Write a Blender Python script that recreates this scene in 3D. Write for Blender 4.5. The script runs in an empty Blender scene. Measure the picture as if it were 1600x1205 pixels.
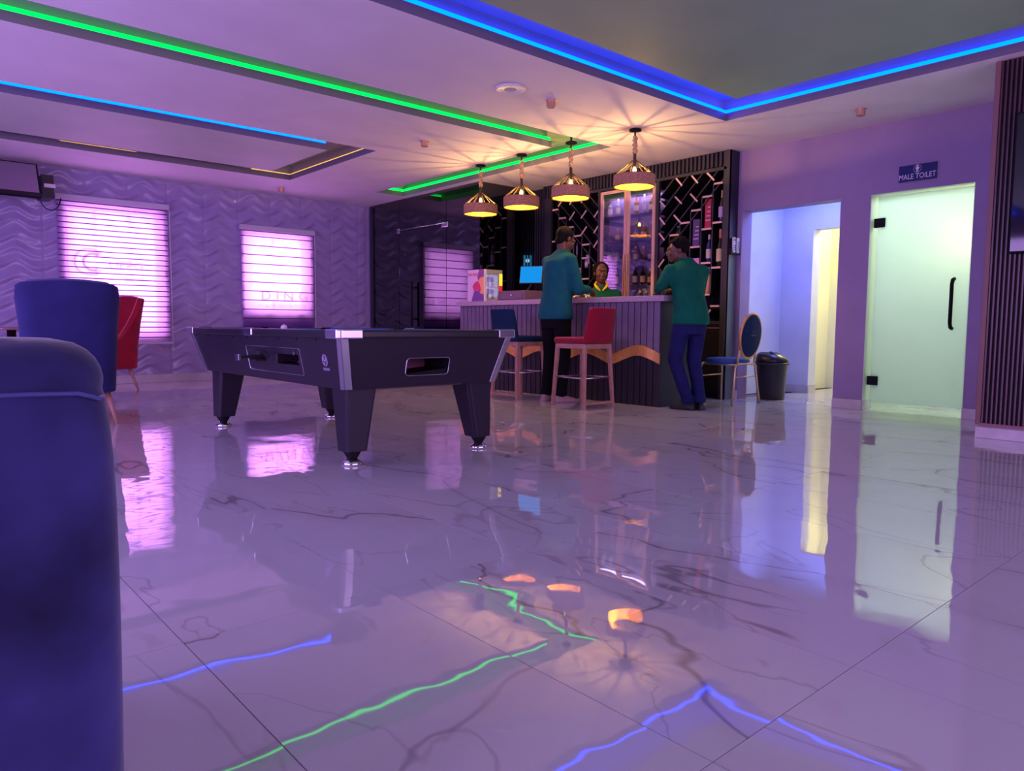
import bpy, bmesh, math, random
from mathutils import Vector, Matrix, noise
random.seed(7)
S = bpy.context.scene
C = bpy.context.collection
PI = math.pi
# ------------------------------------------------------------------ camera, world, exposure, lights
CAMZ = 0.83
fpx, pitch, roll, yaw = 1135.73, -0.0822530, 0.00661186, 0.85136340
fw = Vector((math.cos(yaw)*math.cos(pitch), math.sin(yaw)*math.cos(pitch), math.sin(pitch)))
rr = fw.cross(Vector((0, 0, 1))).normalized(); uu = rr.cross(fw)
r2 = math.cos(roll)*rr + math.sin(roll)*uu
u2 = -math.sin(roll)*rr + math.cos(roll)*uu
cam = bpy.data.objects.new('camera', bpy.data.cameras.new('camera')); C.objects.link(cam)
cam.matrix_world = Matrix(((r2.x, u2.x, -fw.x, 0), (r2.y, u2.y, -fw.y, 0), (r2.z, u2.z, -fw.z, CAMZ), (0, 0, 0, 1)))
cam.data.sensor_width = 36; cam.data.lens = fpx/1600*36; cam.data.clip_start = 0.05
S.camera = cam
S.view_settings.view_transform = 'Standard'; S.view_settings.look = 'None'
S.view_settings.gamma = 1; S.view_settings.use_curve_mapping = False
S.view_settings.exposure = 0.0
w = bpy.data.worlds.new('world'); S.world = w; w.use_nodes = True
w.node_tree.nodes['Background'].inputs[0].default_value = (0.25, 0.18, 0.4, 1)
w.node_tree.nodes['Background'].inputs[1].default_value = 0.3

def area(name, loc, target, sx, sy, col, power, spread=None):
    l = bpy.data.lights.new(name, 'AREA'); l.shape = 'RECTANGLE'; l.size = sx; l.size_y = sy
    l.color = col; l.energy = power
    if spread: l.spread = spread
    o = bpy.data.objects.new(name, l); C.objects.link(o); o.location = loc
    d = Vector(target) - Vector(loc); o.rotation_euler = d.to_track_quat('-Z', 'Y').to_euler()
    return o
def point(name, loc, col, power, r=0.03):
    l = bpy.data.lights.new(name, 'POINT'); l.color = col; l.energy = power; l.shadow_soft_size = r
    o = bpy.data.objects.new(name, l); C.objects.link(o); o.location = loc; return o
# added purple fill lights along the two unseen, windowless walls behind the photographer
area('window_light_left', (-2.9, 4.5, 1.5), (2, 4.5, 1.4), 7.5, 1.9, (0.58, 0.34, 1.0), 290)
area('window_light_rear', (2.5, -2.9, 1.5), (2.5, 2, 1.4), 8.0, 1.9, (0.80, 0.47, 1.0), 200)
area('corridor_light', (8.2, 4.0, 2.5), (8.3, 4.2, 0), 0.5, 0.9, (0.22, 0.28, 1.0), 26)
area('far_room_light', (9.9, 4.0, 2.5), (9.9, 4.2, 0), 0.7, 0.7, (1.0, 0.93, 0.45), 45)
area('toilet_light', (8.6, 2.9, 2.45), (8.2, 2.8, 0), 0.9, 0.9, (0.80, 1.0, 0.90), 42)
point('toilet_mirror_light', (7.92, 2.32, 1.65), (1.0, 0.88, 0.5), 7.0, 0.08)
area('cabinet_light', (7.40, 6.13, 2.50), (7.40, 6.13, 0), 0.13, 0.85, (0.72, 0.6, 1.0), 3.2)  # fill lamp added to brighten the dark inside of the glazed cabinet

# ------------------------------------------------------------------ materials
MATS = {}
def mat(name, col, rough=0.5, metal=0.0, spec=0.5, emit=None, es=1.0, var=0.0, scale=8, bump=0.0, bscale=60, coat=0.0, sheen=0.0, alpha=None, ior=None):
    m = bpy.data.materials.new(name); m.use_nodes = True; MATS[name] = m
    nt = m.node_tree; b = nt.nodes['Principled BSDF']
    b.inputs['Base Color'].default_value = (*col, 1); b.inputs['Roughness'].default_value = rough
    b.inputs['Metallic'].default_value = metal; b.inputs['Specular IOR Level'].default_value = spec
    b.inputs['Coat Weight'].default_value = coat; b.inputs['Coat Roughness'].default_value = 0.05
    b.inputs['Sheen Weight'].default_value = sheen
    if ior: b.inputs['IOR'].default_value = ior
    if emit: b.inputs['Emission Color'].default_value = (*emit, 1); b.inputs['Emission Strength'].default_value = es
    tc = nt.nodes.new('ShaderNodeTexCoord')
    if var > 0:
        n = nt.nodes.new('ShaderNodeTexNoise'); n.inputs['Scale'].default_value = scale; n.inputs['Detail'].default_value = 4
        nt.links.new(tc.outputs['Object'], n.inputs['Vector'])
        r = nt.nodes.new('ShaderNodeMapRange'); r.inputs[1].default_value = 0.3; r.inputs[2].default_value = 0.7
        r.inputs[3].default_value = 1-var; r.inputs[4].default_value = 1+var
        nt.links.new(n.outputs['Fac'], r.inputs[0])
        mx = nt.nodes.new('ShaderNodeVectorMath'); mx.operation = 'SCALE'; mx.inputs[0].default_value = col
        nt.links.new(r.outputs[0], mx.inputs['Scale']); nt.links.new(mx.outputs[0], b.inputs['Base Color'])
    if bump > 0:
        n2 = nt.nodes.new('ShaderNodeTexNoise'); n2.inputs['Scale'].default_value = bscale; n2.inputs['Detail'].default_value = 5
        nt.links.new(tc.outputs['Object'], n2.inputs['Vector'])
        bp = nt.nodes.new('ShaderNodeBump'); bp.inputs['Strength'].default_value = bump; bp.inputs['Distance'].default_value = 0.01
        nt.links.new(n2.outputs['Fac'], bp.inputs['Height']); nt.links.new(bp.outputs[0], b.inputs['Normal'])
    return m
def emis(name, col, s):
    m = bpy.data.materials.new(name); m.use_nodes = True; nt = m.node_tree; nt.nodes.clear()
    e = nt.nodes.new('ShaderNodeEmission'); e.inputs[0].default_value = (*col, 1); e.inputs[1].default_value = s
    o = nt.nodes.new('ShaderNodeOutputMaterial'); nt.links.new(e.outputs[0], o.inputs[0]); MATS[name] = m; return m
def sheer(name, tint, dif, f):
    m = bpy.data.materials.new(name); m.use_nodes = True; nt = m.node_tree; nt.nodes.clear()
    t = nt.nodes.new('ShaderNodeBsdfTransparent'); t.inputs[0].default_value = (*tint, 1)
    d = nt.nodes.new('ShaderNodeBsdfTranslucent' if name.startswith('blind') else 'ShaderNodeBsdfDiffuse'); d.inputs[0].default_value = (*dif, 1)
    x = nt.nodes.new('ShaderNodeMixShader'); x.inputs[0].default_value = f
    nt.links.new(t.outputs[0], x.inputs[1]); nt.links.new(d.outputs[0], x.inputs[2])
    o = nt.nodes.new('ShaderNodeOutputMaterial'); nt.links.new(x.outputs[0], o.inputs[0]); MATS[name] = m; return m
def glass(name, tint, ior=1.5, boost=0.0):
    """thin pane: tinted clear plus mirror reflection"""
    m = bpy.data.materials.new(name); m.use_nodes = True; nt = m.node_tree; nt.nodes.clear()
    t = nt.nodes.new('ShaderNodeBsdfTransparent'); t.inputs[0].default_value = (*tint, 1)
    g = nt.nodes.new('ShaderNodeBsdfGlossy'); g.inputs['Roughness'].default_value = 0.015; g.inputs[0].default_value = (1, 1, 1, 1)
    lw = nt.nodes.new('ShaderNodeLayerWeight'); lw.inputs[0].default_value = 0.5
    fr = nt.nodes.new('ShaderNodeMath'); fr.operation = 'POWER'; fr.inputs[1].default_value = 5; nt.links.new(lw.outputs['Facing'], fr.inputs[0])
    boost += ((ior-1)/(ior+1))**2
    ad = nt.nodes.new('ShaderNodeMath'); ad.operation = 'ADD'; ad.inputs[1].default_value = boost; ad.use_clamp = True
    x = nt.nodes.new('ShaderNodeMixShader')
    nt.links.new(fr.outputs[0], ad.inputs[0]); nt.links.new(ad.outputs[0], x.inputs[0])
    nt.links.new(t.outputs[0], x.inputs[1]); nt.links.new(g.outputs[0], x.inputs[2])
    o = nt.nodes.new('ShaderNodeOutputMaterial'); nt.links.new(x.outputs[0], o.inputs[0]); MATS[name] = m; return m

M_white = mat('ceiling_paint', (0.78, 0.74, 0.76), 0.7, var=0.04, scale=2, bump=0.05, bscale=20)
M_grey = mat('grey_ceiling_paint', (0.26, 0.42, 0.25), 0.6, var=0.05, scale=2)
M_grey2 = mat('pale_grey_ceiling_paint', (0.55, 0.62, 0.52), 0.6, var=0.05, scale=2)
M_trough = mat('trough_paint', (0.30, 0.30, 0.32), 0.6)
M_wall = mat('purple_grey_wall_paint', (0.30, 0.225, 0.40), 0.6, var=0.06, scale=3, bump=0.08, bscale=25)
M_hall = mat('corridor_paint', (0.62, 0.64, 0.78), 0.6, var=0.06, scale=3)
M_cream = mat('cream_paint', (0.8, 0.78, 0.6), 0.6)
M_green = mat('toilet_paint', (0.62, 0.70, 0.56), 0.6)
M_wave = mat('wave_panel_plaster', (0.36, 0.29, 0.53), 0.27, var=0.03, scale=4, coat=0.4)
M_grout = mat('grout', (0.16, 0.12, 0.14), 0.8)
M_skirt = mat('skirting_marble', (0.55, 0.50, 0.54), 0.25, var=0.12, scale=6)
M_black = mat('black_lacquer', (0.012, 0.010, 0.016), 0.35)
M_blackm = mat('black_matt', (0.010, 0.009, 0.012), 0.6, spec=0.12)
M_pool = mat('pool_cabinet_black', (0.018, 0.012, 0.026), 0.40, spec=0.35, var=0.1, scale=3)
M_chrome = mat('brushed_aluminium', (0.62, 0.60, 0.68), 0.22, metal=1.0)
M_chrome2 = mat('polished_chrome', (0.8, 0.8, 0.82), 0.08, metal=1.0)
M_brass = mat('brass', (0.70, 0.46, 0.22), 0.28, metal=1.0)
M_gold = mat('gold_tube', (0.62, 0.46, 0.26), 0.35, metal=0.85)
M_cloth = mat('pool_cloth', (0.02, 0.10, 0.28), 0.9)
M_wood = mat('pale_stool_wood', (0.50, 0.26, 0.20), 0.45, var=0.12, scale=12)
M_red = mat('red_fabric', (0.30, 0.006, 0.03), 0.8, var=0.08, scale=12, sheen=0.2, spec=0.12)
M_redv = mat('red_velvet', (0.36, 0.008, 0.03), 0.75, var=0.15, scale=6, sheen=0.15, spec=0.12)
M_redp = mat('red_piping', (0.7, 0.12, 0.16), 0.6)
M_navy = mat('navy_fabric', (0.010, 0.028, 0.075), 0.85, var=0.1, scale=12, spec=0.12)
M_blue = mat('blue_velvet', (0.027, 0.027, 0.120), 0.8, var=0.75, scale=3.5, sheen=0.25, bump=0.15, bscale=30, spec=0.12)
M_bluep = mat('blue_piping', (0.035, 0.05, 0.24), 0.6, sheen=0.3)
M_blued = mat('dark_blue_velvet', (0.026, 0.028, 0.13), 0.8, var=0.15, scale=4, sheen=0.12, spec=0.12)
M_ledge = mat('shelf_edge_wood', (0.80, 0.52, 0.44), 0.5)
M_lattice = mat('lattice_grey', (0.055, 0.05, 0.07), 0.45)
M_slat = mat('slat_grey', (0.17, 0.13, 0.20), 0.5, var=0.08, scale=9)
M_slatd = mat('slat_dark', (0.016, 0.012, 0.022), 0.5)
M_dslat = mat('walnut_slat', (0.085, 0.035, 0.042), 0.32)
M_dback = mat('slat_backing', (0.008, 0.004, 0.010), 0.6)
M_bslat = mat('dark_slat', (0.028, 0.025, 0.038), 0.45)
M_goldf = mat('gold_wave_sheet', (0.85, 0.42, 0.12), 0.38, metal=0.55, var=0.12, scale=30)
M_grane = mat('bar_granite', (0.42, 0.30, 0.40), 0.3, var=0.45, scale=120)
M_panel = mat('green_grey_panel', (0.15, 0.20, 0.185), 0.4)
M_panelb = mat('navy_panel', (0.012, 0.014, 0.035), 0.35)
M_goldlit = mat('door_frame_rose', (0.75, 0.46, 0.36), 0.4)
M_rope = mat('hemp_rope', (0.50, 0.34, 0.20), 0.9, var=0.3, scale=60, bump=0.5, bscale=150)
M_rattan = mat('woven_rope_shade', (0.42, 0.20, 0.13), 0.9, var=0.45, scale=90, bump=0.6, bscale=140)
M_bin = mat('black_plastic', (0.010, 0.010, 0.015), 0.3)
M_binb = mat('blue_plastic_flap', (0.02, 0.03, 0.2), 0.3)
M_skin = mat('dark_skin', (0.115, 0.045, 0.026), 0.45, var=0.1, scale=20)
M_hair = mat('black_hair', (0.006, 0.005, 0.005), 0.8, bump=1.0, bscale=120, spec=0.12)
M_teal = mat('teal_cotton', (0.008, 0.105, 0.115), 0.85, var=0.12, scale=10, bump=1.0, bscale=9, spec=0.12)
M_greenS = mat('green_cotton', (0.004, 0.115, 0.065), 0.85, var=0.12, scale=10, bump=1.0, bscale=9, spec=0.12)
M_greenW = mat('green_polo', (0.008, 0.12, 0.05), 0.85, var=0.1, scale=10, spec=0.12)
M_yellow = mat('yellow_collar', (0.85, 0.62, 0.03), 0.8)
M_jeans = mat('navy_trousers', (0.013, 0.015, 0.085), 0.85, var=0.2, scale=10, bump=1.0, bscale=10, spec=0.12)
M_blackc = mat('black_trousers', (0.006, 0.005, 0.007), 0.85, spec=0.12)
M_shoe = mat('black_shoe', (0.008, 0.008, 0.01), 0.5)
M_sole = mat('pale_shoe', (0.45, 0.28, 0.28), 0.6)
M_eye = mat('eye_white', (0.42, 0.38, 0.36), 0.2)
M_lip = mat('lips', (0.20, 0.06, 0.05), 0.5)
M_paper = mat('paper', (0.75, 0.65, 0.65), 0.8)
M_plastic = mat('white_plastic', (0.75, 0.75, 0.78), 0.4)
M_blind = mat('blind_headrail', (0.62, 0.56, 0.68), 0.4)
M_sill = mat('window_sill', (0.7, 0.62, 0.75), 0.4)
M_label = mat('bottle_label', (0.75, 0.62, 0.55), 0.6)
M_tvs = mat('tv_screen', (0.006, 0.006, 0.012), 0.05, spec=0.9)
M_led_b = emis('led_blue', (0.0, 0.035, 1.0), 16.0)
M_led_g = emis('led_green', (0.0, 1.0, 0.055), 3.6)
M_led_o = emis('led_orange', (1.0, 0.50, 0.12), 1.6)
M_bulb = emis('bulb_filament', (1.0, 0.62, 0.16), 9)
M_screen = emis('monitor_blue', (0.01, 0.30, 0.85), 1.0)
M_fridgel = emis('fridge_lamp', (0.65, 0.88, 0.9), 3.5)
M_redl = emis('backlit_red', (0.8, 0.02, 0.02), 1.0)
M_yell = emis('backlit_yellow', (1.0, 0.65, 0.05), 1.3)
M_cyan = emis('cyan_lamp', (0.05, 0.55, 0.6), 3.5)
M_spark = emis('sensor_green', (0.1, 1.0, 0.4), 3.0)
M_pane = emis('daylight_pane', (1.0, 0.64, 1.0), 8.0)
M_printw = sheer('window_print', (0.72, 0.60, 0.74), (0.3, 0.2, 0.4), 0.10)
M_sheer = sheer('blind_sheer_band', (0.62, 0.52, 0.66), (0.80, 0.55, 0.90), 0.62)
M_band = sheer('blind_dense_band', (0.36, 0.26, 0.44), (0.5, 0.28, 0.7), 0.35)
M_fold = sheer('blind_fold', (0.06, 0.03, 0.10), (0.26, 0.12, 0.40), 0.8)
M_dglass = glass('dark_glass', (0.30, 0.28, 0.36), 1.55, 0.06)
M_cglass = glass('cabinet_glass', (0.90, 0.88, 0.93), 1.6, 0.10)
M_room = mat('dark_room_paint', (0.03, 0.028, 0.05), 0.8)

def floor_mat():
    m = bpy.data.materials.new('marble_tile'); m.use_nodes = True; nt = m.node_tree; L = nt.links.new; N = nt.nodes.new
    b = nt.nodes['Principled BSDF']; b.inputs['Roughness'].default_value = 0.022
    b.inputs['Specular IOR Level'].default_value = 0.75; b.inputs['IOR'].default_value = 1.62
    oi = N('ShaderNodeObjectInfo'); ge = N('ShaderNodeNewGeometry')
    off = N('ShaderNodeVectorMath'); off.operation = 'SCALE'; off.inputs['Scale'].default_value = 37.0
    cb = N('ShaderNodeCombineXYZ'); L(oi.outputs['Random'], cb.inputs[0]); L(oi.outputs['Random'], cb.inputs[1]); cb.inputs[2].default_value = 0
    L(cb.outputs[0], off.inputs[0])
    p = N('ShaderNodeVectorMath'); p.operation = 'ADD'; L(ge.outputs['Position'], p.inputs[0]); L(off.outputs[0], p.inputs[1])
    # veins: thin lines where a distorted noise crosses its middle value
    def vein(scale, width, dist, soft):
        n = N('ShaderNodeTexNoise'); n.inputs['Scale'].default_value = scale; n.inputs['Detail'].default_value = 5
        n.inputs['Roughness'].default_value = 0.45; n.inputs['Distortion'].default_value = dist
        mp = N('ShaderNodeMapping'); mp.inputs['Scale'].default_value = (1.0, 0.42, 1.0); mp.inputs['Rotation'].default_value = (0, 0, 0.35)
        L(p.outputs[0], mp.inputs[0]); L(mp.outputs[0], n.inputs['Vector'])
        s = N('ShaderNodeMath'); s.operation = 'SUBTRACT'; s.inputs[1].default_value = 0.5; L(n.outputs['Fac'], s.inputs[0])
        a = N('ShaderNodeMath'); a.operation = 'ABSOLUTE'; L(s.outputs[0], a.inputs[0])
        r = N('ShaderNodeMapRange'); r.inputs[1].default_value = 0; r.inputs[2].default_value = width
        r.inputs[3].default_value = 1; r.inputs[4].default_value = 0; r.interpolation_type = 'SMOOTHSTEP'; L(a.outputs[0], r.inputs[0])
        return r.outputs[0]
    v1 = vein(0.75, 0.0042, 0.5, 0); v2 = vein(0.75, 0.045, 0.5, 0); v3 = vein(1.5, 0.008, 1.0, 0)
    msk = N('ShaderNodeTexNoise'); msk.inputs['Scale'].default_value = 1.1; L(p.outputs[0], msk.inputs['Vector'])
    mr = N('ShaderNodeMapRange'); mr.inputs[1].default_value = 0.36; mr.inputs[2].default_value = 0.50; L(msk.outputs['Fac'], mr.inputs[0])
    def mul(a, k):
        q = N('ShaderNodeMath'); q.operation = 'MULTIPLY'; L(a, q.inputs[0])
        if isinstance(k, float): q.inputs[1].default_value = k
        else: L(k, q.inputs[1])
        return q.outputs[0]
    f1 = mul(mul(v1, mr.outputs[0]), 0.55); f2 = mul(mul(v2, mr.outputs[0]), 0.15); f3 = mul(mul(v3, mr.outputs[0]), 0.34)
    def mix(f, c1, c2):
        q = N('ShaderNodeMix'); q.data_type = 'RGBA'; L(f, q.inputs['Factor'])
        if isinstance(c1, tuple): q.inputs['A'].default_value = c1
        else: L(c1, q.inputs['A'])
        q.inputs['B'].default_value = c2; return q.outputs['Result']
    c = mix(f2, (0.54, 0.53, 0.56, 1), (0.30, 0.20, 0.20, 1)); c = mix(f3, c, (0.25, 0.17, 0.18, 1)); c = mix(f1, c, (0.10, 0.06, 0.07, 1))
    L(c, b.inputs['Base Color'])
    # slight unevenness of the glaze, different on each tile
    w1 = N('ShaderNodeTexNoise'); w1.inputs['Scale'].default_value = 2.6; w1.inputs['Detail'].default_value = 1.0; L(p.outputs[0], w1.inputs['Vector'])
    w2 = N('ShaderNodeTexNoise'); w2.inputs['Scale'].default_value = 14; w2.inputs['Detail'].default_value = 0.0; L(p.outputs[0], w2.inputs['Vector'])
    h = N('ShaderNodeMath'); h.operation = 'MULTIPLY_ADD'; L(w2.outputs['Fac'], h.inputs[0]); h.inputs[1].default_value = 0.055; L(w1.outputs['Fac'], h.inputs[2])
    bp = N('ShaderNodeBump'); bp.inputs['Strength'].default_value = 1.0; bp.inputs['Distance'].default_value = 0.0030
    L(h.outputs[0], bp.inputs['Height']); L(bp.outputs[0], b.inputs['Normal'])
    return m
M_tile = floor_mat()

# ------------------------------------------------------------------ mesh helpers
class B:
    def __init__(s): s.bm = bmesh.new()
    def box(s, x0, x1, y0, y1, z0, z1, m=None):
        v = [s.bm.verts.new((x, y, z)) for z in (z0, z1) for y in (y0, y1) for x in (x0, x1)]
        for f in ((0, 2, 3, 1), (4, 5, 7, 6), (0, 1, 5, 4), (2, 6, 7, 3), (0, 4, 6, 2), (1, 3, 7, 5)): s.bm.faces.new([v[i] for i in f])
        if m is not None: bmesh.ops.transform(s.bm, matrix=m, verts=v)
        return s
    def hexa(s, bot, top):
        v = [s.bm.verts.new(p) for p in bot] + [s.bm.verts.new(p) for p in top]
        s.bm.faces.new(v[3::-1]); s.bm.faces.new(v[4:])
        for i in range(4): j = (i+1) % 4; s.bm.faces.new((v[i], v[j], v[4+j], v[4+i]))
        return s
    def ring(s, c, ax, r, n, ry=None, ref=None):
        ax = Vector(ax).normalized(); ref = Vector(ref) if ref else (Vector((0, 0, 1)) if abs(ax.z) < 0.9 else Vector((1, 0, 0)))
        a = ref.cross(ax).normalized(); b = ax.cross(a)
        return [s.bm.verts.new(Vector(c)+a*(r*math.cos(2*PI*i/n))+b*((ry or r)*math.sin(2*PI*i/n))) for i in range(n)]
    def skin(s, rings, cap=True, closed=False):
        n = len(rings[0])
        for k in range(len(rings)-(0 if closed else 1)):
            A, D = rings[k], rings[(k+1) % len(rings)]
            for i in range(n): s.bm.faces.new((A[i], A[(i+1) % n], D[(i+1) % n], D[i]))
        if cap and not closed: s.bm.faces.new(rings[0][::-1]); s.bm.faces.new(rings[-1])
        return s
    def cyl(s, p0, p1, r0, r1=None, n=12):
        ax = Vector(p1)-Vector(p0); return s.skin([s.ring(p0, ax, r0, n), s.ring(p1, ax, r0 if r1 is None else r1, n)])
    def tube(s, pts, r, n=8, closed=False):
        pts = [Vector(p) for p in pts]; rings = []; N = len(pts); prev = None
        for i, p in enumerate(pts):
            if closed: t = pts[(i+1) % N]-pts[i-1]
            else: t = pts[min(i+1, N-1)]-pts[max(i-1, 0)]
            t.normalize()
            if prev is None: a = t.orthogonal().normalized()
            else:
                a = prev - t*prev.dot(t); a.normalize()
            prev = a; b = t.cross(a); rad = r[i] if isinstance(r, (list, tuple)) else r
            rings.append([s.bm.verts.new(p+a*(rad*math.cos(2*PI*k/n))+b*(rad*math.sin(2*PI*k/n))) for k in range(n)])
        return s.skin(rings, closed=closed)
    def lathe(s, prof, c=(0, 0, 0), n=16):
        c = Vector(c)
        return s.skin([[s.bm.verts.new(c+Vector((max(r, 1e-4)*math.cos(2*PI*i/n), max(r, 1e-4)*math.sin(2*PI*i/n), z))) for i in range(n)] for r, z in prof])
    def ell(s, c, r, M=None, n=14, m=9):
        if isinstance(r, (int, float)): r = (r, r, r)
        rings = []; M = M or Matrix.Identity(3); c = Vector(c)
        for j in range(m):
            t = PI*(j+0.5)/m if 0 < j < m-1 else (0.06 if j == 0 else PI-0.06)
            rings.append([s.bm.verts.new(c+M@Vector((r[0]*math.sin(t)*math.cos(2*PI*i/n), r[1]*math.sin(t)*math.sin(2*PI*i/n), -r[2]*math.cos(t)))) for i in range(n)])
        return s.skin(rings)
    def cap(s, p0, p1, r0, r1):
        s.cyl(p0, p1, r0, r1, 14); s.ell(p0, r0*1.0); s.ell(p1, r1*1.0); return s
    def loft(s, rings, n=20):
        """rings: (cx,cy,cz,rx,ry)"""
        return s.skin([[s.bm.verts.new((cx+rx*math.cos(2*PI*i/n), cy+ry*math.sin(2*PI*i/n), cz)) for i in range(n)] for cx, cy, cz, rx, ry in rings])
    def prism(s, pts, ex):
        """closed polygon of 3D points extruded by vector ex"""
        ex = Vector(ex); a = [s.bm.verts.new(p) for p in pts]; b = [s.bm.verts.new(Vector(p)+ex) for p in pts]
        s.bm.faces.new(a); s.bm.faces.new(b[::-1]); n = len(a)
        for i in range(n): s.bm.faces.new((a[i], b[i], b[(i+1) % n], a[(i+1) % n]))
        return s
    def obj(s, name, m, parent=None, smooth=False, bevel=0, world=False, seg=2, kind=None, M=None, subsurf=0):
        if M is not None: bmesh.ops.transform(s.bm, matrix=M, verts=s.bm.verts)
        bmesh.ops.recalc_face_normals(s.bm, faces=s.bm.faces)
        if world and parent is not None:
            inv = parent.matrix_basis.inverted()
            pp = parent.parent
            if pp is not None: inv = inv @ pp.matrix_basis.inverted()
            bmesh.ops.transform(s.bm, matrix=inv, verts=s.bm.verts)
        me = bpy.data.meshes.new(name); s.bm.to_mesh(me); s.bm.free()
        if smooth:
            for p in me.polygons: p.use_smooth = True
        me.materials.append(m)
        o = bpy.data.objects.new(name, me); C.objects.link(o)
        if parent is not None: o.parent = parent
        if bevel:
            bv = o.modifiers.new('bevel', 'BEVEL'); bv.width = bevel; bv.segments = seg; bv.limit_method = 'ANGLE'; bv.angle_limit = 0.6
        if subsurf:
            ss = o.modifiers.new('ss', 'SUBSURF'); ss.levels = subsurf; ss.render_levels = subsurf
        if kind: o['kind'] = kind
        return o
def remesh(b, name, m, parent, vox, smooth=6, fac=0.5):
    o = b.obj(name, m, parent)
    r = o.modifiers.new('r', 'REMESH'); r.mode = 'VOXEL'; r.voxel_size = vox
    if smooth:
        s = o.modifiers.new('s', 'SMOOTH'); s.iterations = smooth; s.factor = fac
    dg = bpy.context.evaluated_depsgraph_get(); dg.update()
    me = bpy.data.meshes.new_from_object(o.evaluated_get(dg)); o.modifiers.clear(); o.data = me; me.name = name
    for p in me.polygons: p.use_smooth = True
    return o
def thing(name, label, cat, loc=(0, 0, 0), rz=0, group=None):
    o = bpy.data.objects.new(name, None); C.objects.link(o); o.location = loc; o.rotation_euler = (0, 0, rz)
    o.empty_display_size = 0.1; o['label'] = label; o['category'] = cat
    if group: o['group'] = group
    o.matrix_basis = Matrix.Translation(loc) @ Matrix.Rotation(rz, 4, 'Z')
    return o
def tag(o, label, cat, group=None):
    o['label'] = label; o['category'] = cat
    if group: o['group'] = group
    return o
def struct(o): o['kind'] = 'structure'; return o
def text_mesh(s, size, ext=0.001):
    cu = bpy.data.curves.new('t', 'FONT'); cu.body = s; cu.size = size; cu.extrude = ext; cu.align_x = 'CENTER'; cu.align_y = 'CENTER'; cu.resolution_u = 2
    o = bpy.data.objects.new('t', cu); C.objects.link(o); dg = bpy.context.evaluated_depsgraph_get(); dg.update()
    me = bpy.data.meshes.new_from_object(o.evaluated_get(dg)); bpy.data.objects.remove(o); bm = bmesh.new(); bm.from_mesh(me); return bm
def text(s, size, mtx, m, name, parent, sx=1.0, bold=0.0):
    b = B(); b.bm.free(); b.bm = text_mesh(s, size)
    bmesh.ops.scale(b.bm, vec=(sx, 1, 1), verts=b.bm.verts)
    bmesh.ops.transform(b.bm, matrix=mtx, verts=b.bm.verts)
    return b.obj(name, m, parent, world=True)
def basis(x, y, o):
    x = Vector(x); y = Vector(y); z = x.cross(y)
    return Matrix(((x.x, y.x, z.x, o[0]), (x.y, y.y, z.y, o[1]), (x.z, y.z, z.z, o[2]), (0, 0, 0, 1)))
FACE_X = ((0, -1, 0), (0, 0, 1))      # flat things on walls that face -X
FACE_Y = ((1, 0, 0), (0, 0, 1))       # flat things on walls that face -Y
def copy_tree(o, parent=None):
    c = o.copy(); C.objects.link(c); c.parent = parent
    for ch in list(o.children): copy_tree(ch, c)
    return c

# ------------------------------------------------------------------ the room
ZC = 2.815; ZT = 2.888; ZR = 3.03
floor = struct(B().box(-3, 10.6, -3, 11.2, -0.10, -0.010).obj('floor', M_grout))
tmesh = None
def tile(x0, y0, x1, y1):
    global tmesh
    g = 0.0012; w_, l_ = x1-x0, y1-y0
    full = abs(w_-0.6) < 1e-3 and abs(l_-1.2) < 1e-3
    if full and tmesh: o = bpy.data.objects.new('tile', tmesh); C.objects.link(o)
    else:
        b = B(); a, c = w_/2-g, l_/2-g; e = 0.0012
        b.hexa([(-a, -c, -0.010), (a, -c, -0.010), (a, c, -0.010), (-a, c, -0.010)], [(-a, -c, -e), (a, -c, -e), (a, c, -e), (-a, c, -e)])
        top = b.bm.faces; b.bm.faces.ensure_lookup_table()
        f = b.bm.faces[1]; r = bmesh.ops.inset_region(b.bm, faces=[f], thickness=e); 
        for v in f.verts: v.co.z = 0
        o = b.obj('tile', M_tile)
        if full: tmesh = o.data
    o.location = ((x0+x1)/2, (y0+y1)/2, 0); o.parent = floor
X0 = 0.567-0.6*6; Y0 = 0.742-1.2*3
for i in range(18):
    for j in range(12):
        xa, ya = X0+0.6*i, Y0+1.2*j; xb = min(xa+0.6, 7.5); yb = min(ya+1.2, 11.0)
        if xa > 7.45 or ya > 10.95 or xa < -3.1 : continue
        if yb < 0.0 and xb < 0.0: continue
        if xa > 6.4 and ya > 7.9: continue
        if xa > 6.5 and yb < 1.6: continue
        tile(xa, ya, xb, yb)
for i in range(3):
    for ya, yb in ((1.45, 2.6), (2.6, 3.4)): tile(7.5+0.6*i, ya, 8.1+0.6*i, yb)
for i in range(5): tile(7.5+0.6*i, 3.4, 8.1+0.6*i, 4.6)

# ceiling: lower layer with the troughs left open, upper layer set back behind each LED ledge, roof
cb = B()
def lay(z0, z1, d, b):
    """d: how far the LED side is set back"""
    # near band between the big tray and the green channel
    b.box(-3, 6.30+d, 4.08+d, 5.50, z0, z1)
    b.box(6.30+d, 7.56, -3, 5.50, z0, z1)
    b.box(6.27+d, 7.56, 5.50, 9.75+d, z0, z1)
    # island between green channel and blue ring
    b.box(4.43+d, 5.79, 5.97+d, 9.75+d, z0, z1)
    b.box(-3, 4.43+d, 5.97+d, 7.44, z0, z1)
    b.box(-3, 7.56, 9.75+d, 11.02, z0, z1)
b = B(); lay(ZC, ZT, 0, b)
ceiling = struct(b.obj('ceiling', M_white))
b = B(); lay(ZT, ZR, 0.07, b); b.obj('upper_ceiling_layer', M_trough, ceiling)
B().box(-3, 7.7, -3, 11.2, ZR, ZR+0.1).obj('ceiling_roof', M_trough, ceiling)
B().box(-3, 5.76, -3, 3.63, ZC, ZR).obj('grey_ceiling_island', M_grey, ceiling)
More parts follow.
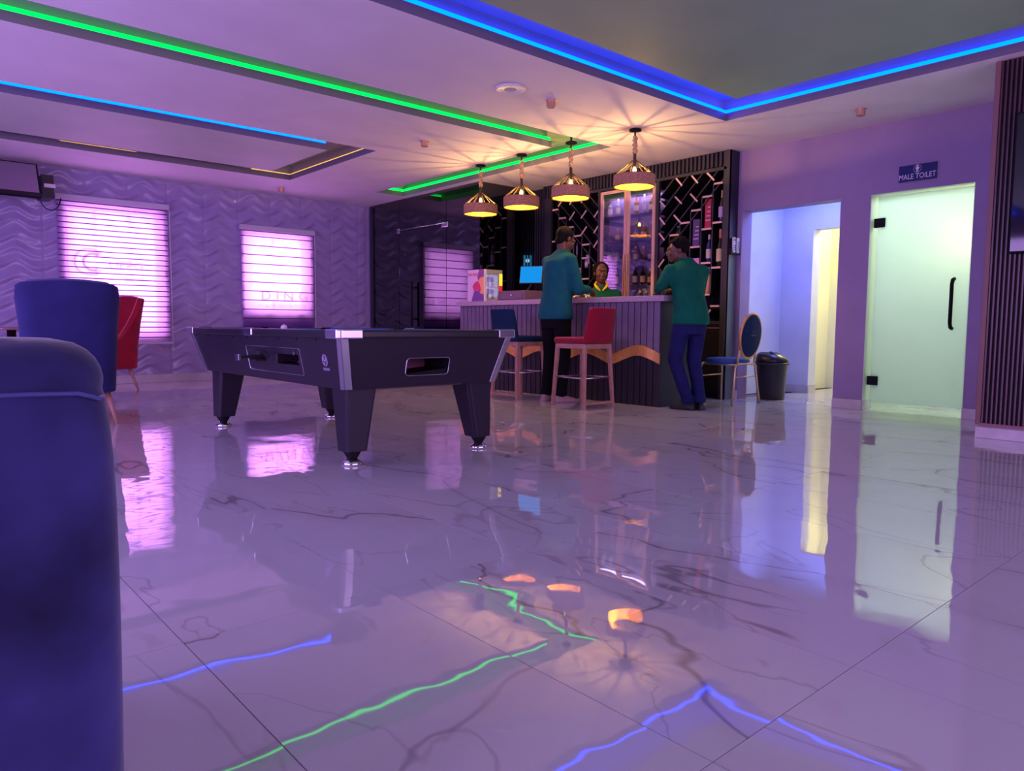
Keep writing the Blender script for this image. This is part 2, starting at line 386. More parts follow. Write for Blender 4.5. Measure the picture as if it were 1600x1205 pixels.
b = B().box(-3, 4.0, 7.80, 9.34, ZC, ZT).box(-3, 4.0, 7.87, 9.34, ZT, ZR); b.obj('pale_ceiling_island', M_grey2, ceiling)
M_overlay = mat('dark_fascia', (0.17, 0.15, 0.20), 0.5)
M_overlayg = mat('grey_green_fascia', (0.20, 0.21, 0.20), 0.5)
b = B().box(-3, 6.299, 4.078, 4.0795, ZC+.001, ZT-.001).box(6.298, 6.2995, -3, 4.078, ZC+.001, ZT-.001)  # thin strips added over the trough lip faces to darken them
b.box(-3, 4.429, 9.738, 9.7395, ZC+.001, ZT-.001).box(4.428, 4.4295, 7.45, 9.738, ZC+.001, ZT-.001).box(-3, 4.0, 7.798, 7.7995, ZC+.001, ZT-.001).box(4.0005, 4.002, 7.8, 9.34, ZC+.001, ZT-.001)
b.obj('fascia', M_overlay, ceiling)
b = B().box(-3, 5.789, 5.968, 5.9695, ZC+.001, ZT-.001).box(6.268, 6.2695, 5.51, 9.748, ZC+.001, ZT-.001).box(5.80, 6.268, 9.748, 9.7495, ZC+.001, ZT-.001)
b.obj('fascia', M_overlayg, ceiling)
# LED strips on the ledges
def led(name, label, m, segs, lx, grp):
    t = thing(name, label, 'light strip', lx, 0, None)
    for s_ in segs: B().box(*s_, ZT, ZT+(0.034 if m is not M_led_o else 0.014)).obj('strip', m, t, world=True)
led('led_strip', 'blue light strip around the large grey ceiling tray at upper right', M_led_b, [(-3, 6.33, 4.09, 4.105), (6.31, 6.325, -3, 4.09)], (6.3, 4.08, ZT), '')
led('led_strip', 'long green light strip running along the ceiling trough to the pendant lamps', M_led_g, [(-3, 5.78, 5.98, 5.995)], (5.7, 5.98, ZT), '')
led('led_strip', 'green light strip in the trough behind the row of pendant lamps', M_led_g, [(6.28, 6.295, 5.52, 9.75), (5.80, 6.28, 9.76, 9.775)], (6.28, 7, ZT), '')
led('led_strip', 'blue light strip along the near edge of the pale ceiling panel by the windows', M_led_b, [(-3, 3.99, 7.81, 7.825)], (3.9, 7.81, ZT), '')
led('led_strip', 'short orange light strip at the right end of the trough by the windows', M_led_o, [(4.44, 4.455, 7.46, 9.75), (3.9, 4.44, 9.76, 9.775), (1.7, 2.5, 9.79, 9.802)], (4.44, 8.6, ZT), '')

# walls
wall_w = struct(B().box(-3, 6.30, 11.03, 11.3, 0, 3.1).obj('wall_window_side', M_wave))
# openings cut as real recesses: rebuild this wall around two holes
bpy.data.objects.remove(wall_w)
W1 = (1.93, 3.09, 0.66, 2.38); W2 = (4.25, 5.27, 1.00, 2.24)
b = B()
xs = [-3, W1[0], W1[1], W2[0], W2[1], 7.7]
b.box(xs[0], xs[1], 11.02, 11.3, 0, 3.1).box(xs[2], xs[3], 11.02, 11.3, 0, 3.1).box(xs[4], xs[5], 11.02, 11.3, 0, 3.1)
for W in (W1, W2): b.box(W[0], W[1], 11.02, 11.3, 0, W[2]).box(W[0], W[1], 11.02, 11.3, W[3], 3.1)
wall_w = struct(b.obj('wall_window_side', M_wave))
def relief(x, z):
    u = x/0.5; v = z/0.5
    d = v + 0.10*math.sin(2*PI*u) + 0.015*math.sin(4*PI*u+1.0)
    h = 0
    for k, (c, a, ph) in enumerate(((0.10, 1.0, 0.0), (0.40, 0.75, 2.6), (0.70, 0.9, 4.4), (0.82, 0.5, 1.0))):
        q = (d-c) % 1.0
        if q > 0.5: q -= 1
        am = a*(0.62+0.38*math.sin(2*PI*u+ph))
        prof = math.exp(-(q/0.020)**2) if q < 0 else math.exp(-(q/0.12)**2)
        h += am*prof
    return 0.034*h
pcache = {}
def wave_panel(ix, z0, z1, x0, x1):
    step = 0.5/22; n = max(1, round((x1-x0)/step)); m = max(1, round((z1-z0)/step))
    key = (round(x1-x0, 3), round(z0 % 0.5, 3), round(z1-z0, 3), round(x0 % 0.5, 3))
    cut = any(x1 > W[0] and x0 < W[1] and z1 > W[2] and z0 < W[3] for W in (W1, W2))
    if all(False for _ in ()) and key in pcache: pass
    if not cut and key in pcache:
        o = bpy.data.objects.new('wave_panel', pcache[key]); C.objects.link(o)
    else:
        b = B(); g = [[None]*(m+1) for _ in range(n+1)]
        for i in range(n+1):
            for j in range(m+1):
                x = x0+(x1-x0)*i/n; z = z0+(z1-z0)*j/m
                e = 0.004 if i in (0, n) else 0
                g[i][j] = b.bm.verts.new((x-x0, -relief(x, z)+e, z-z0))
        for i in range(n):
            for j in range(m):
                cx = x0+(x1-x0)*(i+.5)/n; cz = z0+(z1-z0)*(j+.5)/m
                if any(W[0] < cx < W[1] and W[2] < cz < W[3] for W in (W1, W2)): continue
                b.bm.faces.new((g[i][j], g[i+1][j], g[i+1][j+1], g[i][j+1]))
        bmesh.ops.delete(b.bm, geom=[v for v in b.bm.verts if not v.link_faces], context='VERTS')
        if not b.bm.faces: b.bm.free(); return
        o = b.obj('wave_panel', M_wave, smooth=True)
        if not cut: pcache[key] = o.data
    o.location = (x0, 11.0, z0); o.parent = wall_w
for i in range(-1, 13):
    xa = 0.18+0.5*i; xb = min(xa+0.5, 6.30)
    if xa < -0.4: continue
    for j in range(6):
        za = 0.115+0.5*j; zb = min(za+0.5, ZC)
        wave_panel(i, za, zb, xa, xb)
struct(B().box(-3, 6.30, 10.965, 11.02, 0, 0.115).obj('baseboard_window_side', M_skirt, bevel=0.004))
# windows with zebra blinds
def window(n, W, blind, pitch, mull, desc):
    b = B(); f = 0.05
    b.box(W[0], W[1], 11.135, 11.15, W[2], W[2]+f).box(W[0], W[1], 11.135, 11.15, W[3]-f, W[3])
    b.box(W[0], W[0]+f, 11.135, 11.15, W[2]+f, W[3]-f).box(W[1]-f, W[1], 11.135, 11.15, W[2]+f, W[3]-f)
    for mx in mull: b.box(mx-0.02, mx+0.02, 11.135, 11.15, W[2]+f, W[3]-f)
    wf = struct(b.obj('window_%d' % n, mat('window_frame_%d' % n, (0.75, 0.7, 0.8), 0.4)))
    B().box(W[0], W[1], 11.16, 11.18, W[2], W[3]).obj('pane', M_pane, wf)
    x0, x1, z0, z1 = blind
    t = thing('zebra_blind', desc, 'blind', ((x0+x1)/2, 10.95, z0), 0)
    B().box(x0-0.01, x1+0.01, 10.90, 10.975, z1-0.075, z1).obj('headrail', M_blind, t, world=True, bevel=0.006)
    B().box(x0, x1+0.01, 10.925, 10.955, z0, z0+0.03).obj('bottom_rail', M_sill, t, world=True, bevel=0.004)
    B().cyl((x1+0.012, 10.92, z1-0.07), (x1+0.012, 10.92, z0-0.05), 0.005, n=6).obj('chain', M_blind, t, world=True)
    z = z0+0.03; k = 0
    while z < z1-0.08:
        zt = min(z+pitch, z1-0.075)
        mid = z+(zt-z)*0.45
        B().box(x0+0.01, x1-0.01, 10.945, 10.947, z, mid).obj('blind_band', M_sheer, t, world=True)
        B().box(x0+0.01, x1-0.01, 10.945, 10.947, mid, zt-0.010).obj('blind_band', M_sheer, t, world=True)
        B().box(x0+0.01, x1-0.01, 10.943, 10.945, zt-0.014, zt).obj('blind_fold', M_fold, t, world=True)
        z = zt; k += 1
    return wf, t
wf1, t1 = window(1, W1, (1.82, 3.17, 0.54, 2.475), 0.071, (2.30, 2.72), 'tall glowing zebra blind on the left window, behind the red wing chair')
wf2, t2 = window(2, W2, (4.18, 5.35, 0.62, 2.31), 0.137, (4.76,), 'glowing zebra blind on the shorter window right of the tall one')
def strokes(x0, x1, z, h, parent):
    # the illegible small line of lettering: uneven upright strokes
    rnd = random.Random(3); b = B(); x = x0
    while x < x1:
        b.box(x, x+0.008, 10.960, 10.962, z, z+h*rnd.uniform(0.7, 1.0))
        if rnd.random() < 0.4: b.box(x, x+0.03, 10.960, 10.962, z, z+0.008)
        x += rnd.choice((0.025, 0.035, 0.06))
    b.obj('small_lettering', M_printw, parent, world=True)
# prints on the window glass, seen faintly through the blinds
pt = thing('window_print', 'faint round emblem and letters printed on the tall left window', 'print', (2.45, 11.2, 1.55))
b = B(); b.tube([(2.18+0.17*math.cos(a), 10.962, 1.63+0.17*math.sin(a)) for a in [0.6+i*0.28 for i in range(19)]], 0.010, 6); b.obj('emblem', M_printw, pt, world=True)
b = B(); b.tube([(2.22+0.11*math.cos(a), 10.962, 1.63+0.11*math.sin(a)) for a in [0.9+i*0.28 for i in range(16)]], 0.016, 6); b.obj('emblem', M_printw, pt, world=True)
text('UPPG', 0.16, basis(*FACE_Y, (2.62, 10.962, 1.60)), M_printw, 'lettering', pt, 1.1)
strokes(2.30, 2.98, 1.40, 0.05, pt)
pt = thing('window_print', 'faint letters printed on the shorter window beside the dark glass', 'print', (4.8, 11.2, 1.2))
text('D I N G', 0.20, basis(*FACE_Y, (4.86, 10.962, 1.26)), M_printw, 'lettering', pt, 1.15)
strokes(4.45, 5.20, 1.09, 0.06, pt)

# unseen walls behind the photographer
struct(B().box(-3.2, -3, -3.2, 11.3, 0, 3.1).obj('wall_left', M_wall))
struct(B().box(-3.2, 7.7, -3.2, -3, 0, 3.1).obj('wall_rear', M_wall))
# toilet wall X = 7.5 with the corridor opening and the toilet door opening
YA0, YA1, HA = 3.48, 4.60, 2.145; YD0, YD1, HD = 2.27, 3.18, 2.145
b = B()
b.box(7.5, 7.70, YA1, 8.0, 0, 3.1).box(7.5, 7.70, YA0, YA1, HA, 3.1).box(7.5, 7.70, YD1, YA0, 0, 3.1).box(7.5, 7.70, YD0, YD1, HD, 3.1).box(7.5, 7.70, 1.6, YD0, 0, 3.1)
wall_t = struct(b.obj('wall_toilet_side', M_wall))
struct(B().box(6.43, 7.5, 1.6, 1.80, 0, 3.1).obj('wall_return', M_wall))
struct(B().box(7.484, 7.5, YD1+0.0, YA0, 0, 0.10).obj('baseboard_pier', M_skirt, bevel=0.003))
struct(B().box(7.484, 7.5, 1.82, YD0, 0, 0.10).obj('baseboard_toilet', M_skirt, bevel=0.003))
struct(B().box(7.484, 7.5, YA1, 4.66, 0, 0.10).obj('baseboard_corner', M_skirt))
struct(B().box(7.5, 7.70, YD1-0.008, YD1, 0, 0.10).box(7.5, 7.70, YD0, YD0+0.008, 0, 0.10).obj('baseboard_door', M_skirt))
b = B().box(7.502, 7.70, YD1-0.004, YD1, 0.10, HD).box(7.502, 7.70, YD0, YD0+0.004, 0.10, HD).box(7.502, 7.70, YD0, YD1, HD-0.004, HD)
struct(b.obj('trim_1', M_green))
# corridor
b = B().box(8.87, 9.05, 4.44, 6.0, 0, 3.0).box(8.87, 9.05, 3.4, 4.44, 2.05, 3.0).box(7.7, 8.87, 4.85, 5.0, 0, 3.0).box(7.7, 8.95, 3.2, 3.46, 0, 3.0)
struct(b.obj('wall_corridor', M_hall))
struct(B().box(8.855, 8.87, 4.44, 4.9, 0, 0.10).box(8.855, 9.05, 4.425, 4.44, 0, 0.10).obj('baseboard_corridor', M_skirt))
struct(B().box(7.7, 10.7, 1.2, 6.0, 2.62, 2.7).obj('ceiling_corridor', M_hall))
b = B().box(9.9, 10.05, 4.16, 4.8, 0, 3.0).box(10.4, 10.5, 3.0, 4.3, 0, 3.0).box(9.05, 10.5, 4.7, 4.8, 0, 3).box(9.05, 10.5, 3.2, 3.3, 0, 3)
struct(b.obj('wall_far_room', M_cream))
# toilet
b = B().box(9.3, 9.4, 1.3, 3.2, 0, 2.62).box(7.7, 9.3, 1.3, 1.45, 0, 2.62).box(7.7, 9.3, 3.17, 3.198, 0, 2.62)
struct(b.obj('wall_toilet_inner', M_green))
struct(B().box(9.28, 9.3, 1.45, 3.17, 0, 0.12).obj('baseboard_toilet_inner', M_skirt))
# frosted door
def frosted():
    m = bpy.data.materials.new('frosted_glass'); m.use_nodes = True; nt = m.node_tree; nt.nodes.clear(); N = nt.nodes.new; L = nt.links.new
    tr = N('ShaderNodeBsdfTranslucent'); tr.inputs[0].default_value = (0.86, 0.92, 0.88, 1)
    d = N('ShaderNodeBsdfPrincipled'); d.inputs['Base Color'].default_value = (0.45, 0.52, 0.50, 1); d.inputs['Roughness'].default_value = 0.35
    x = N('ShaderNodeMixShader'); x.inputs[0].default_value = 0.30; L(tr.outputs[0], x.inputs[1]); L(d.outputs[0], x.inputs[2])
    o = N('ShaderNodeOutputMaterial'); L(x.outputs[0], o.inputs[0]); return m
M_frost = frosted()
door = struct(B().box(7.57, 7.582, 2.29, 3.135, 0.085, 2.125).obj('door_1', M_frost, bevel=0.002))
for z in (1.87, 0.30): B().box(7.555, 7.597, 3.06, 3.165, z-0.045, z+0.045).obj('hinge', M_blackm, door, bevel=0.004)
b = B().tube([(7.575, 2.42, 0.83), (7.535, 2.42, 0.84), (7.515, 2.42, 0.88), (7.515, 2.42, 1.24), (7.535, 2.42, 1.28), (7.575, 2.42, 1.29)], 0.017, 10)
b.obj('door_handle', M_blackm, door, smooth=True)
# male toilet sign
sg = thing('toilet_sign', 'navy MALE TOILET sign above the frosted glass door', 'sign', (7.495, 2.755, 2.22))
B().box(7.485, 7.499, 2.592, 2.922, 2.222, 2.374).obj('sign_board', mat('sign_navy', (0.006, 0.005, 0.09), 0.25), sg, world=True)
M_sw = mat('sign_white', (0.75, 0.72, 0.85), 0.5)
text('MALE TOILET', 0.070, basis(*FACE_X, (7.483, 2.757, 2.264)), M_sw, 'lettering', sg, 0.78)
b = B(); b.prism([(7.484, 2.757+0.009*math.cos(a), 2.357+0.009*math.sin(a)) for a in [i*PI/6 for i in range(12)]], (-0.002, 0, 0))
b.prism([(7.484, 2.757+y, 2.304+z) for y, z in ((-.008, 0), (-.003, 0), (-.001, .02), (.001, .02), (.003, 0), (.008, 0), (.010, .025), (.018, .028), (.018, .040), (.010, .044), (-.010, .044), (-.018, .040), (-.018, .028), (-.010, .025))], (-0.002, 0, 0))
b.obj('man_symbol', M_sw, sg, world=True)
b = B(); b.tube([(7.483, 2.757+0.034*math.cos(a), 2.333+0.034*math.sin(a)) for a in [i*PI/12 for i in range(24)]], 0.0015, 5, closed=True); b.obj('ring_symbol', M_sw, sg, world=True)

# right hand slatted wall X = 6.4
sw = struct(B().box(6.425, 6.6, -3, 1.80, 0.09, ZC).obj('wall_slatted', M_dback))
smesh = None
for i in range(44):
    y = 1.80-0.030*i
    if smesh is None:
        o = B().box(-0.024, 0, -0.0055, 0.0055, 0.105, ZC-0.002).obj('slat', M_dslat, sw); smesh = o.data
    else: o = bpy.data.objects.new('slat', smesh); C.objects.link(o); o.parent = sw
    o.location = (6.425, y, 0)
B().box(6.392, 6.43, 1.81, 1.845, 0.09, ZC).obj('edge_board', mat('brown_trim', (0.22, 0.11, 0.10), 0.5), sw, bevel=0.003)
B().box(6.39, 6.43, -3, 1.81, 0.085, 0.105).obj('bottom_trim', mat('rose_trim', (0.30, 0.13, 0.17), 0.5), sw)
struct(B().box(6.30, 6.6, -3, 1.815, 0, 0.085).obj('trim_2', M_skirt, bevel=0.004))
tv = thing('wall_television', 'black television on the slatted wall at the right edge', 'television', (6.37, 1.1, 1.39))
B().box(6.345, 6.400, 0.30, 1.685, 1.385, 2.40).obj('tv_case', M_blackm, tv, world=True, bevel=0.008)
B().box(6.341, 6.344, 0.315, 1.67, 1.40, 2.385).obj('tv_screen', M_tvs, tv, world=True)

# dark glass room
gw = struct(B().box(6.40, 6.412, 10.08, 10.99, 0, ZC).obj('wall_glass', M_dglass))
B().box(6.40, 6.412, 8.80, 10.07, 0.01, 2.32).obj('glass_panel', M_dglass, gw)
B().box(6.40, 6.412, 8.80, 10.07, 2.33, ZC).obj('glass_panel', M_dglass, gw)
B().box(6.40, 6.412, 8.02, 8.79, 0, ZC).obj('glass_panel', M_dglass, gw)
B().box(6.40, 7.20, 8.00, 8.012, 0, ZC).obj('glass_panel', M_dglass, gw)
B().box(7.21, 7.50, 8.00, 8.012, 0, ZC).obj('glass_panel', M_dglass, gw)
B().box(6.392, 6.404, 10.05, 10.12, 2.285, 2.36).obj('patch_fitting', M_chrome2, gw, bevel=0.004)
B().box(6.385, 6.404, 8.74, 8.90, 2.27, 2.34).obj('patch_fitting', M_chrome2, gw, bevel=0.004)
B().cyl((6.37, 8.8, 2.325), (6.37, 10.08, 2.325), 0.008, n=8).obj('stay_bar', M_chrome2, gw, smooth=True)
hd = B().tube([(6.34, 9.62, 0.80), (6.34, 9.62, 1.50)], 0.016, 8).tube([(6.47, 9.62, 0.80), (6.47, 9.62, 1.50)], 0.016, 8)
hd.tube([(6.34, 9.62, 1.41), (6.47, 9.62, 1.41)], 0.014, 8).tube([(6.34, 9.62, 0.92), (6.47, 9.62, 0.92)], 0.014, 8)
hd.obj('door_handle', M_blackm, gw, smooth=True)
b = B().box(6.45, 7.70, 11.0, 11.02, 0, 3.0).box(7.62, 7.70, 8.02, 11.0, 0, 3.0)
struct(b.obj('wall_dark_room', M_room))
struct(B().box(7.50, 7.70, 7.70, 8.02, 0, 3.0).obj('wall_corner', M_blackm))
# slim dark slats between the glass and the cabinet
cs = struct(B().box(7.44, 7.50, 7.69, 8.0, 0, ZC).obj('trim_3', M_blackm))
for i in range(6): B().box(7.42, 7.44, 7.71+0.05*i, 7.735+0.05*i, 0, ZC).obj('slat', M_bslat, cs)
# cyan lamp seen inside the dark room
cl = thing('cyan_pendant', 'small cyan lantern hanging inside the dark glass room', 'lamp', (7.0, 8.35, 1.75), 0)
px, py, pz = 7.57, 8.30, 1.82
B().cyl((px, py, pz+0.08), (px, py, ZC), 0.004, n=6).obj('cord', M_blackm, cl, world=True)
for i in range(8):
    a = i*PI/4; B().box(px+0.055*math.cos(a)-.005, px+0.055*math.cos(a)+.005, py+0.055*math.sin(a)-.005, py+0.055*math.sin(a)+.005, pz-0.08, pz+0.08).obj('bar', M_cyan, cl, world=True)
B().ell((px, py, pz), 0.03).obj('bulb', emis('cyan_bulb', (0.6, 0.95, 1.0), 9), cl, world=True, smooth=True)

# ------------------------------------------------------------------ bar display cabinet
XC = 7.31
cab = thing('bar_display_cabinet', 'tall black bar display cabinet with diagonal bottle racks and glazed centre doors', 'cabinet', (7.4, 6.15, 0))
def W(b, name, m, parent, **k): return b.obj(name, m, parent, world=True, **k)
W(B().box(7.49, 7.50, 4.68, 7.68, 0, ZC), 'back_panel', M_blackm, cab)
W(B().box(XC, 7.50, 4.66, 4.70, 1.67, ZC-0.002), 'side_panel', M_panelb, cab)
W(B().box(XC, 7.50, 4.66, 4.70, 0, 1.67), 'side_panel', M_panel, cab)['label'] = 'green grey lower side panel'
W(B().box(XC, 7.50, 7.65, 7.69, 0, ZC-0.002), 'side_panel', M_panelb, cab)
fr = W(B().box(XC+0.02, 7.49, 4.70, 7.65, 2.63, ZC-0.002), 'frieze', M_blackm, cab)
for i in range(52):
    y = 4.715+i*0.0565
    B().box(XC, XC+0.02, y, y+0.028, 2.645, ZC-0.004).obj('slat', M_bslat, fr, world=True)
b = B().box(XC-0.005, XC+0.03, 4.70, 7.65, 2.60, 2.635).box(XC-0.005, XC+0.03, 4.66, 4.735, 0, ZC-0.003)
b.box(XC-0.005, XC+0.03, 5.635, 5.675, 0.95, 2.60).box(XC-0.005, XC+0.03, 6.59, 6.63, 0.95, 2.60).box(XC-0.005, XC+0.03, 7.52, 7.65, 0.95, 2.60)
W(b, 'face_frame', M_bslat, cab)
W(B().box(XC, 7.49, 4.70, 7.65, 0.86, 0.90), 'base_top', M_slatd, cab)
W(B().box(XC-0.004, XC+0.005, 4.735, 5.63, 0.815, 0.822), 'base_trim', M_wood, cab)
for k in range(4):
    d = W(B().box(XC, XC+0.02, 4.74+k*0.73, 5.465+k*0.73, 0.06, 0.85), 'cupboard_door', M_blackm, cab, bevel=0.003)
W(B().box(XC+0.02, 7.49, 4.70, 7.65, 0, 0.86), 'base_carcass', M_blackm, cab)
# diagonal racks: thin upright partitions and short pale shelves
def part(p, q, m, name, t=0.010, x0=XC, x1=7.48):
    (y0, z0), (y1, z1) = p, q
    d = Vector((0, y1-y0, z1-z0)).normalized(); n = Vector((0, -d.z, d.y))*t/2
    a = Vector((x0, y0, z0)); c = Vector((x0, y1, z1)); b = B()
    if m is M_ledge:
        o = W(b.prism([a-n, c-n, c+n, a+n], (0.006, 0, 0)), name, m, cab); dx = Vector((0.006, 0, 0))
        bb = B(); bb.prism([a-n+dx, c-n+dx, c+n+dx, a+n+dx], (x1-x0-0.006, 0, 0)); bb.obj('shelf_board', M_blackm, o, world=True); return o
    b.prism([a-n, c-n, c+n, a+n], (0.006, 0, 0)); b.prism([v+Vector((0.006, 0, 0)) for v in (a-n, c-n, c+n, a+n)], (0.0005, 0, 0)); o = W(b, name, m, cab)
    bb = B(); bb.prism([v+Vector((0.007, 0, 0)) for v in (a-n, c-n, c+n, a+n)], (x1-x0-0.007, 0, 0)); bb.obj('board', M_blackm, o, world=True); return o
def rack(mir):
    f = (lambda y: y) if not mir else (lambda y: 12.245-y)
    cols = [4.87, 5.02, 5.17, 5.32, 5.47]
    tops = [2.46, 2.33, 2.19, 2.06, 1.93]
    # long diagonals rising towards the outside
    for z0, (y1, z1) in ((2.40, (5.42, 2.60)), (2.20, (5.22, 2.60)), (2.01, (5.02, 2.60)), (1.81, (4.82, 2.60)), (1.62, (4.74, 2.50))):
        y0 = 5.625; k = min(1.0, 1.0)
        part((f(y0), z0), (f(y1), z1), M_lattice, 'partition')
    for c, tz in zip(cols, tops):
        part((f(c), 1.22 if c < 5.4 else 1.40), (f(c), tz), M_lattice, 'partition')
    for p in ((5.39, 2.60, 5.30, 2.50), (5.17, 2.60, 5.08, 2.50), (4.96, 2.60, 4.86, 2.50), (5.62, 2.36, 5.54, 2.28), (5.40, 2.385, 5.30, 2.29), (5.18, 2.39, 5.08, 2.29),
              (5.62, 2.16, 5.54, 2.07), (5.41, 2.17, 5.31, 2.07), (5.62, 1.97, 5.54, 1.88), (5.54, 1.65, 5.62, 1.56)):
        part((f(p[0]), p[1]), (f(p[2]), p[3]), M_ledge, 'short_shelf', 0.020, XC-0.003)
    for p in ((4.86, 4.745, 2.46), (5.01, 4.88, 2.33), (5.16, 5.03, 2.19), (5.31, 5.18, 2.06), (5.46, 5.33, 1.93), (5.01, 4.88, 1.96), (4.865, 4.745, 2.02), (5.165, 5.03, 1.765),
              (5.01, 4.88, 1.57), (4.865, 4.745, 1.51), (5.315, 5.18, 1.61), (5.01, 4.88, 1.205), (4.865, 4.745, 1.07), (5.46, 5.33, 1.75), (5.31, 5.18, 1.35), (5.46, 5.33, 1.47)):
        part((f(p[0]), p[2]), (f(p[1]), p[2]), M_ledge, 'short_shelf', 0.022, XC-0.003)
    part((f(4.86), 1.03), (f(4.94), 0.93), M_ledge, 'short_shelf', 0.02, XC-0.003)
    part((f(4.94), 0.99), (f(5.05), 1.10), M_lattice, 'partition'); part((f(5.62), 1.56), (f(5.20), 1.13), M_lattice, 'partition')
rack(False); rack(True)
# glazed centre
W(B().box(XC+0.03, 7.49, 5.675, 6.59, 2.52, 2.60), 'glazed_top', M_blackm, cab)
SH = (2.27, 1.94, 1.66, 1.36, 1.08)
M_shelfg = sheer('glass_shelf', (0.85, 0.82, 0.92), (0.5, 0.45, 0.65), 0.18)
W(B().box(7.482, 7.489, 5.68, 6.585, 0.9, 2.52), 'lilac_back', mat('lilac_back', (0.22, 0.18, 0.42), 0.5), cab)
for z in SH: W(B().box(XC+0.05, 7.482, 5.68, 6.585, z-0.018, z), 'shelf', M_shelfg, cab)
def gdoor(y0, y1, hy):
    d = W(B().box(XC-0.012, XC+0.012, y0, y0+0.042, 0.93, 2.585).box(XC-0.012, XC+0.012, y1-0.042, y1, 0.93, 2.585).box(XC-0.012, XC+0.012, y0+0.042, y1-0.042, 2.545, 2.585).box(XC-0.012, XC+0.012, y0+0.042, y1-0.042, 0.93, 0.97), 'glass_door', M_goldlit, cab, bevel=0.002)
    B().box(XC-0.002, XC+0.003, y0+0.042, y1-0.042, 0.97, 2.545).obj('pane', M_cglass, d, world=True)
    B().box(XC-0.034, XC-0.014, hy-0.008, hy+0.008, 1.1, 1.75).obj('handle', M_brass, d, world=True, bevel=0.003)
gdoor(5.685, 6.128, 6.10); gdoor(6.137, 6.58, 6.16)
# remote controls in their black holder on the side panel
ho = thing('remote_holder', 'black holder fixed to the cabinet side above the green grey panel', 'holder', (7.40, 4.645, 1.665))
W(B().box(7.315, 7.495, 4.652, 4.66, 1.665, 1.83).box(7.315, 7.495, 4.61, 4.652, 1.65, 1.668).box(7.315, 7.322, 4.61, 4.652, 1.668, 1.72), 'rack', M_blackm, ho)
def remote(x, label, m_):
    r = thing('remote_control', label, 'remote control', (x, 4.63, 1.669))
    W(B().box(x-0.026, x+0.026, 4.618, 4.640, 1.669, 1.845), 'case', M_plastic, r, bevel=0.01, seg=3)
    if m_: W(B().box(x-0.017, x+0.017, 4.615, 4.619, 1.80, 1.83), 'display', mat('lcd', (0.25, 0.3, 0.3), 0.2), r)
    k = B()
    for i in range(3 if m_ else 5): k.box(x-0.014, x+0.014, 4.615, 4.619, 1.70+0.022*i, 1.712+0.022*i)
    W(k, 'buttons', mat('button_grey', (0.2, 0.2, 0.25), 0.5), r)
remote(7.385, 'larger white remote control, left of the two in the black holder', True)
remote(7.465, 'smaller white remote control, right of the two in the black holder', False)

# ------------------------------------------------------------------ bottles
M_bt = {'dark': mat('dark_bottle_glass', (0.010, 0.014, 0.012), 0.12), 'amber': mat('amber_bottle', (0.35, 0.10, 0.02), 0.15), 'clear': mat('pale_bottle', (0.30, 0.28, 0.36), 0.12),
        'green': mat('green_bottle', (0.01, 0.06, 0.03), 0.12), 'cream': mat('cream_bottle', (0.62, 0.32, 0.16), 0.3), 'blueb': mat('blue_bottle', (0.02, 0.03, 0.2), 0.15), 'red': mat('red_bottle', (0.3, 0.01, 0.03), 0.2)}
M_cp = {'white': mat('white_cap', (0.75, 0.62, 0.58), 0.4), 'black': M_black, 'gold': M_brass, 'orange': mat('orange_foil', (0.75, 0.25, 0.12), 0.4), 'red': mat('red_cap', (0.5, 0.02, 0.03), 0.4)}
M_lb = {'white': M_label, 'cream': mat('cream_label', (0.75, 0.6, 0.35), 0.6), 'blue': mat('blue_label', (0.05, 0.07, 0.35), 0.6), 'gold': mat('gold_label', (0.7, 0.45, 0.1), 0.4), 'black': mat('black_label', (0.02, 0.02, 0.02), 0.5), 'lilac': mat('lilac_label', (0.55, 0.42, 0.7), 0.6)}
def bottle(kind, g, lb, cp, h, r, loc, label, group=None):
    t = thing('bottle', label, 'bottle', loc, 0, group)
    if kind == 'wine': pr = [(r*.9, 0), (r, .01), (r, h*.58), (r*.85, h*.66), (r*.42, h*.74), (r*.36, h*.80), (r*.36, h*.86)]
    elif kind == 'champ': pr = [(r*.9, 0), (r, .01), (r, h*.42), (r*.9, h*.52), (r*.5, h*.68), (r*.36, h*.80), (r*.36, h*.86)]
    elif kind == 'square': pr = [(r*.95, 0), (r, .008), (r, h*.66), (r*.8, h*.71), (r*.38, h*.74), (r*.36, h*.85)]
    else: pr = [(r*.8, 0), (r*.95, .01), (r*1.02, h*.35), (r*.95, h*.60), (r*.5, h*.70), (r*.34, h*.76), (r*.34, h*.86)]
    B().lathe(pr, n=4 if kind == 'square' and r > 0.04 else 14).obj('glass', M_bt[g], t, smooth=(kind != 'square'))
    if lb: B().lathe([(r+.0012, h*.14), (r+.0015, h*.15), (r+.0015, h*.46), (r+.0012, h*.47)], n=14).obj('label', M_lb[lb], t, smooth=False)
    k = h*.74 if kind == 'champ' else h*.82
    B().lathe([(r*.40, k), (r*.42, k+.004), (r*.42, h*.985), (r*.3, h)], n=12).obj('cap', M_cp[cp], t, smooth=False)
    return t
XB = 7.375
bottle('champ', 'dark', 'lilac', 'gold', 0.36, 0.036, (XB, 4.79, 2.032), 'champagne bottle with gold foil and pale label on the upper shelf by the cabinet side')
bottle('champ', 'dark', 'cream', 'orange', 0.43, 0.044, (XB, 4.795, 1.522), 'large champagne bottle with orange foil and cream label at the cabinet side')
bottle('wine', 'blueb', 'white', 'white', 0.32, 0.034, (XB, 4.945, 1.582), 'slim dark wine bottle with white label beside the large champagne bottle')
bottle('round', 'cream', None, 'white', 0.31, 0.040, (XB, 4.945, 1.218), 'cream coloured liqueur bottle with white cap low in the right rack')
bottle('wine', 'dark', 'black', 'white', 0.32, 0.034, (XB, 5.39, 1.762), 'dark bottle whose white cap shows above the head of the leaning man')
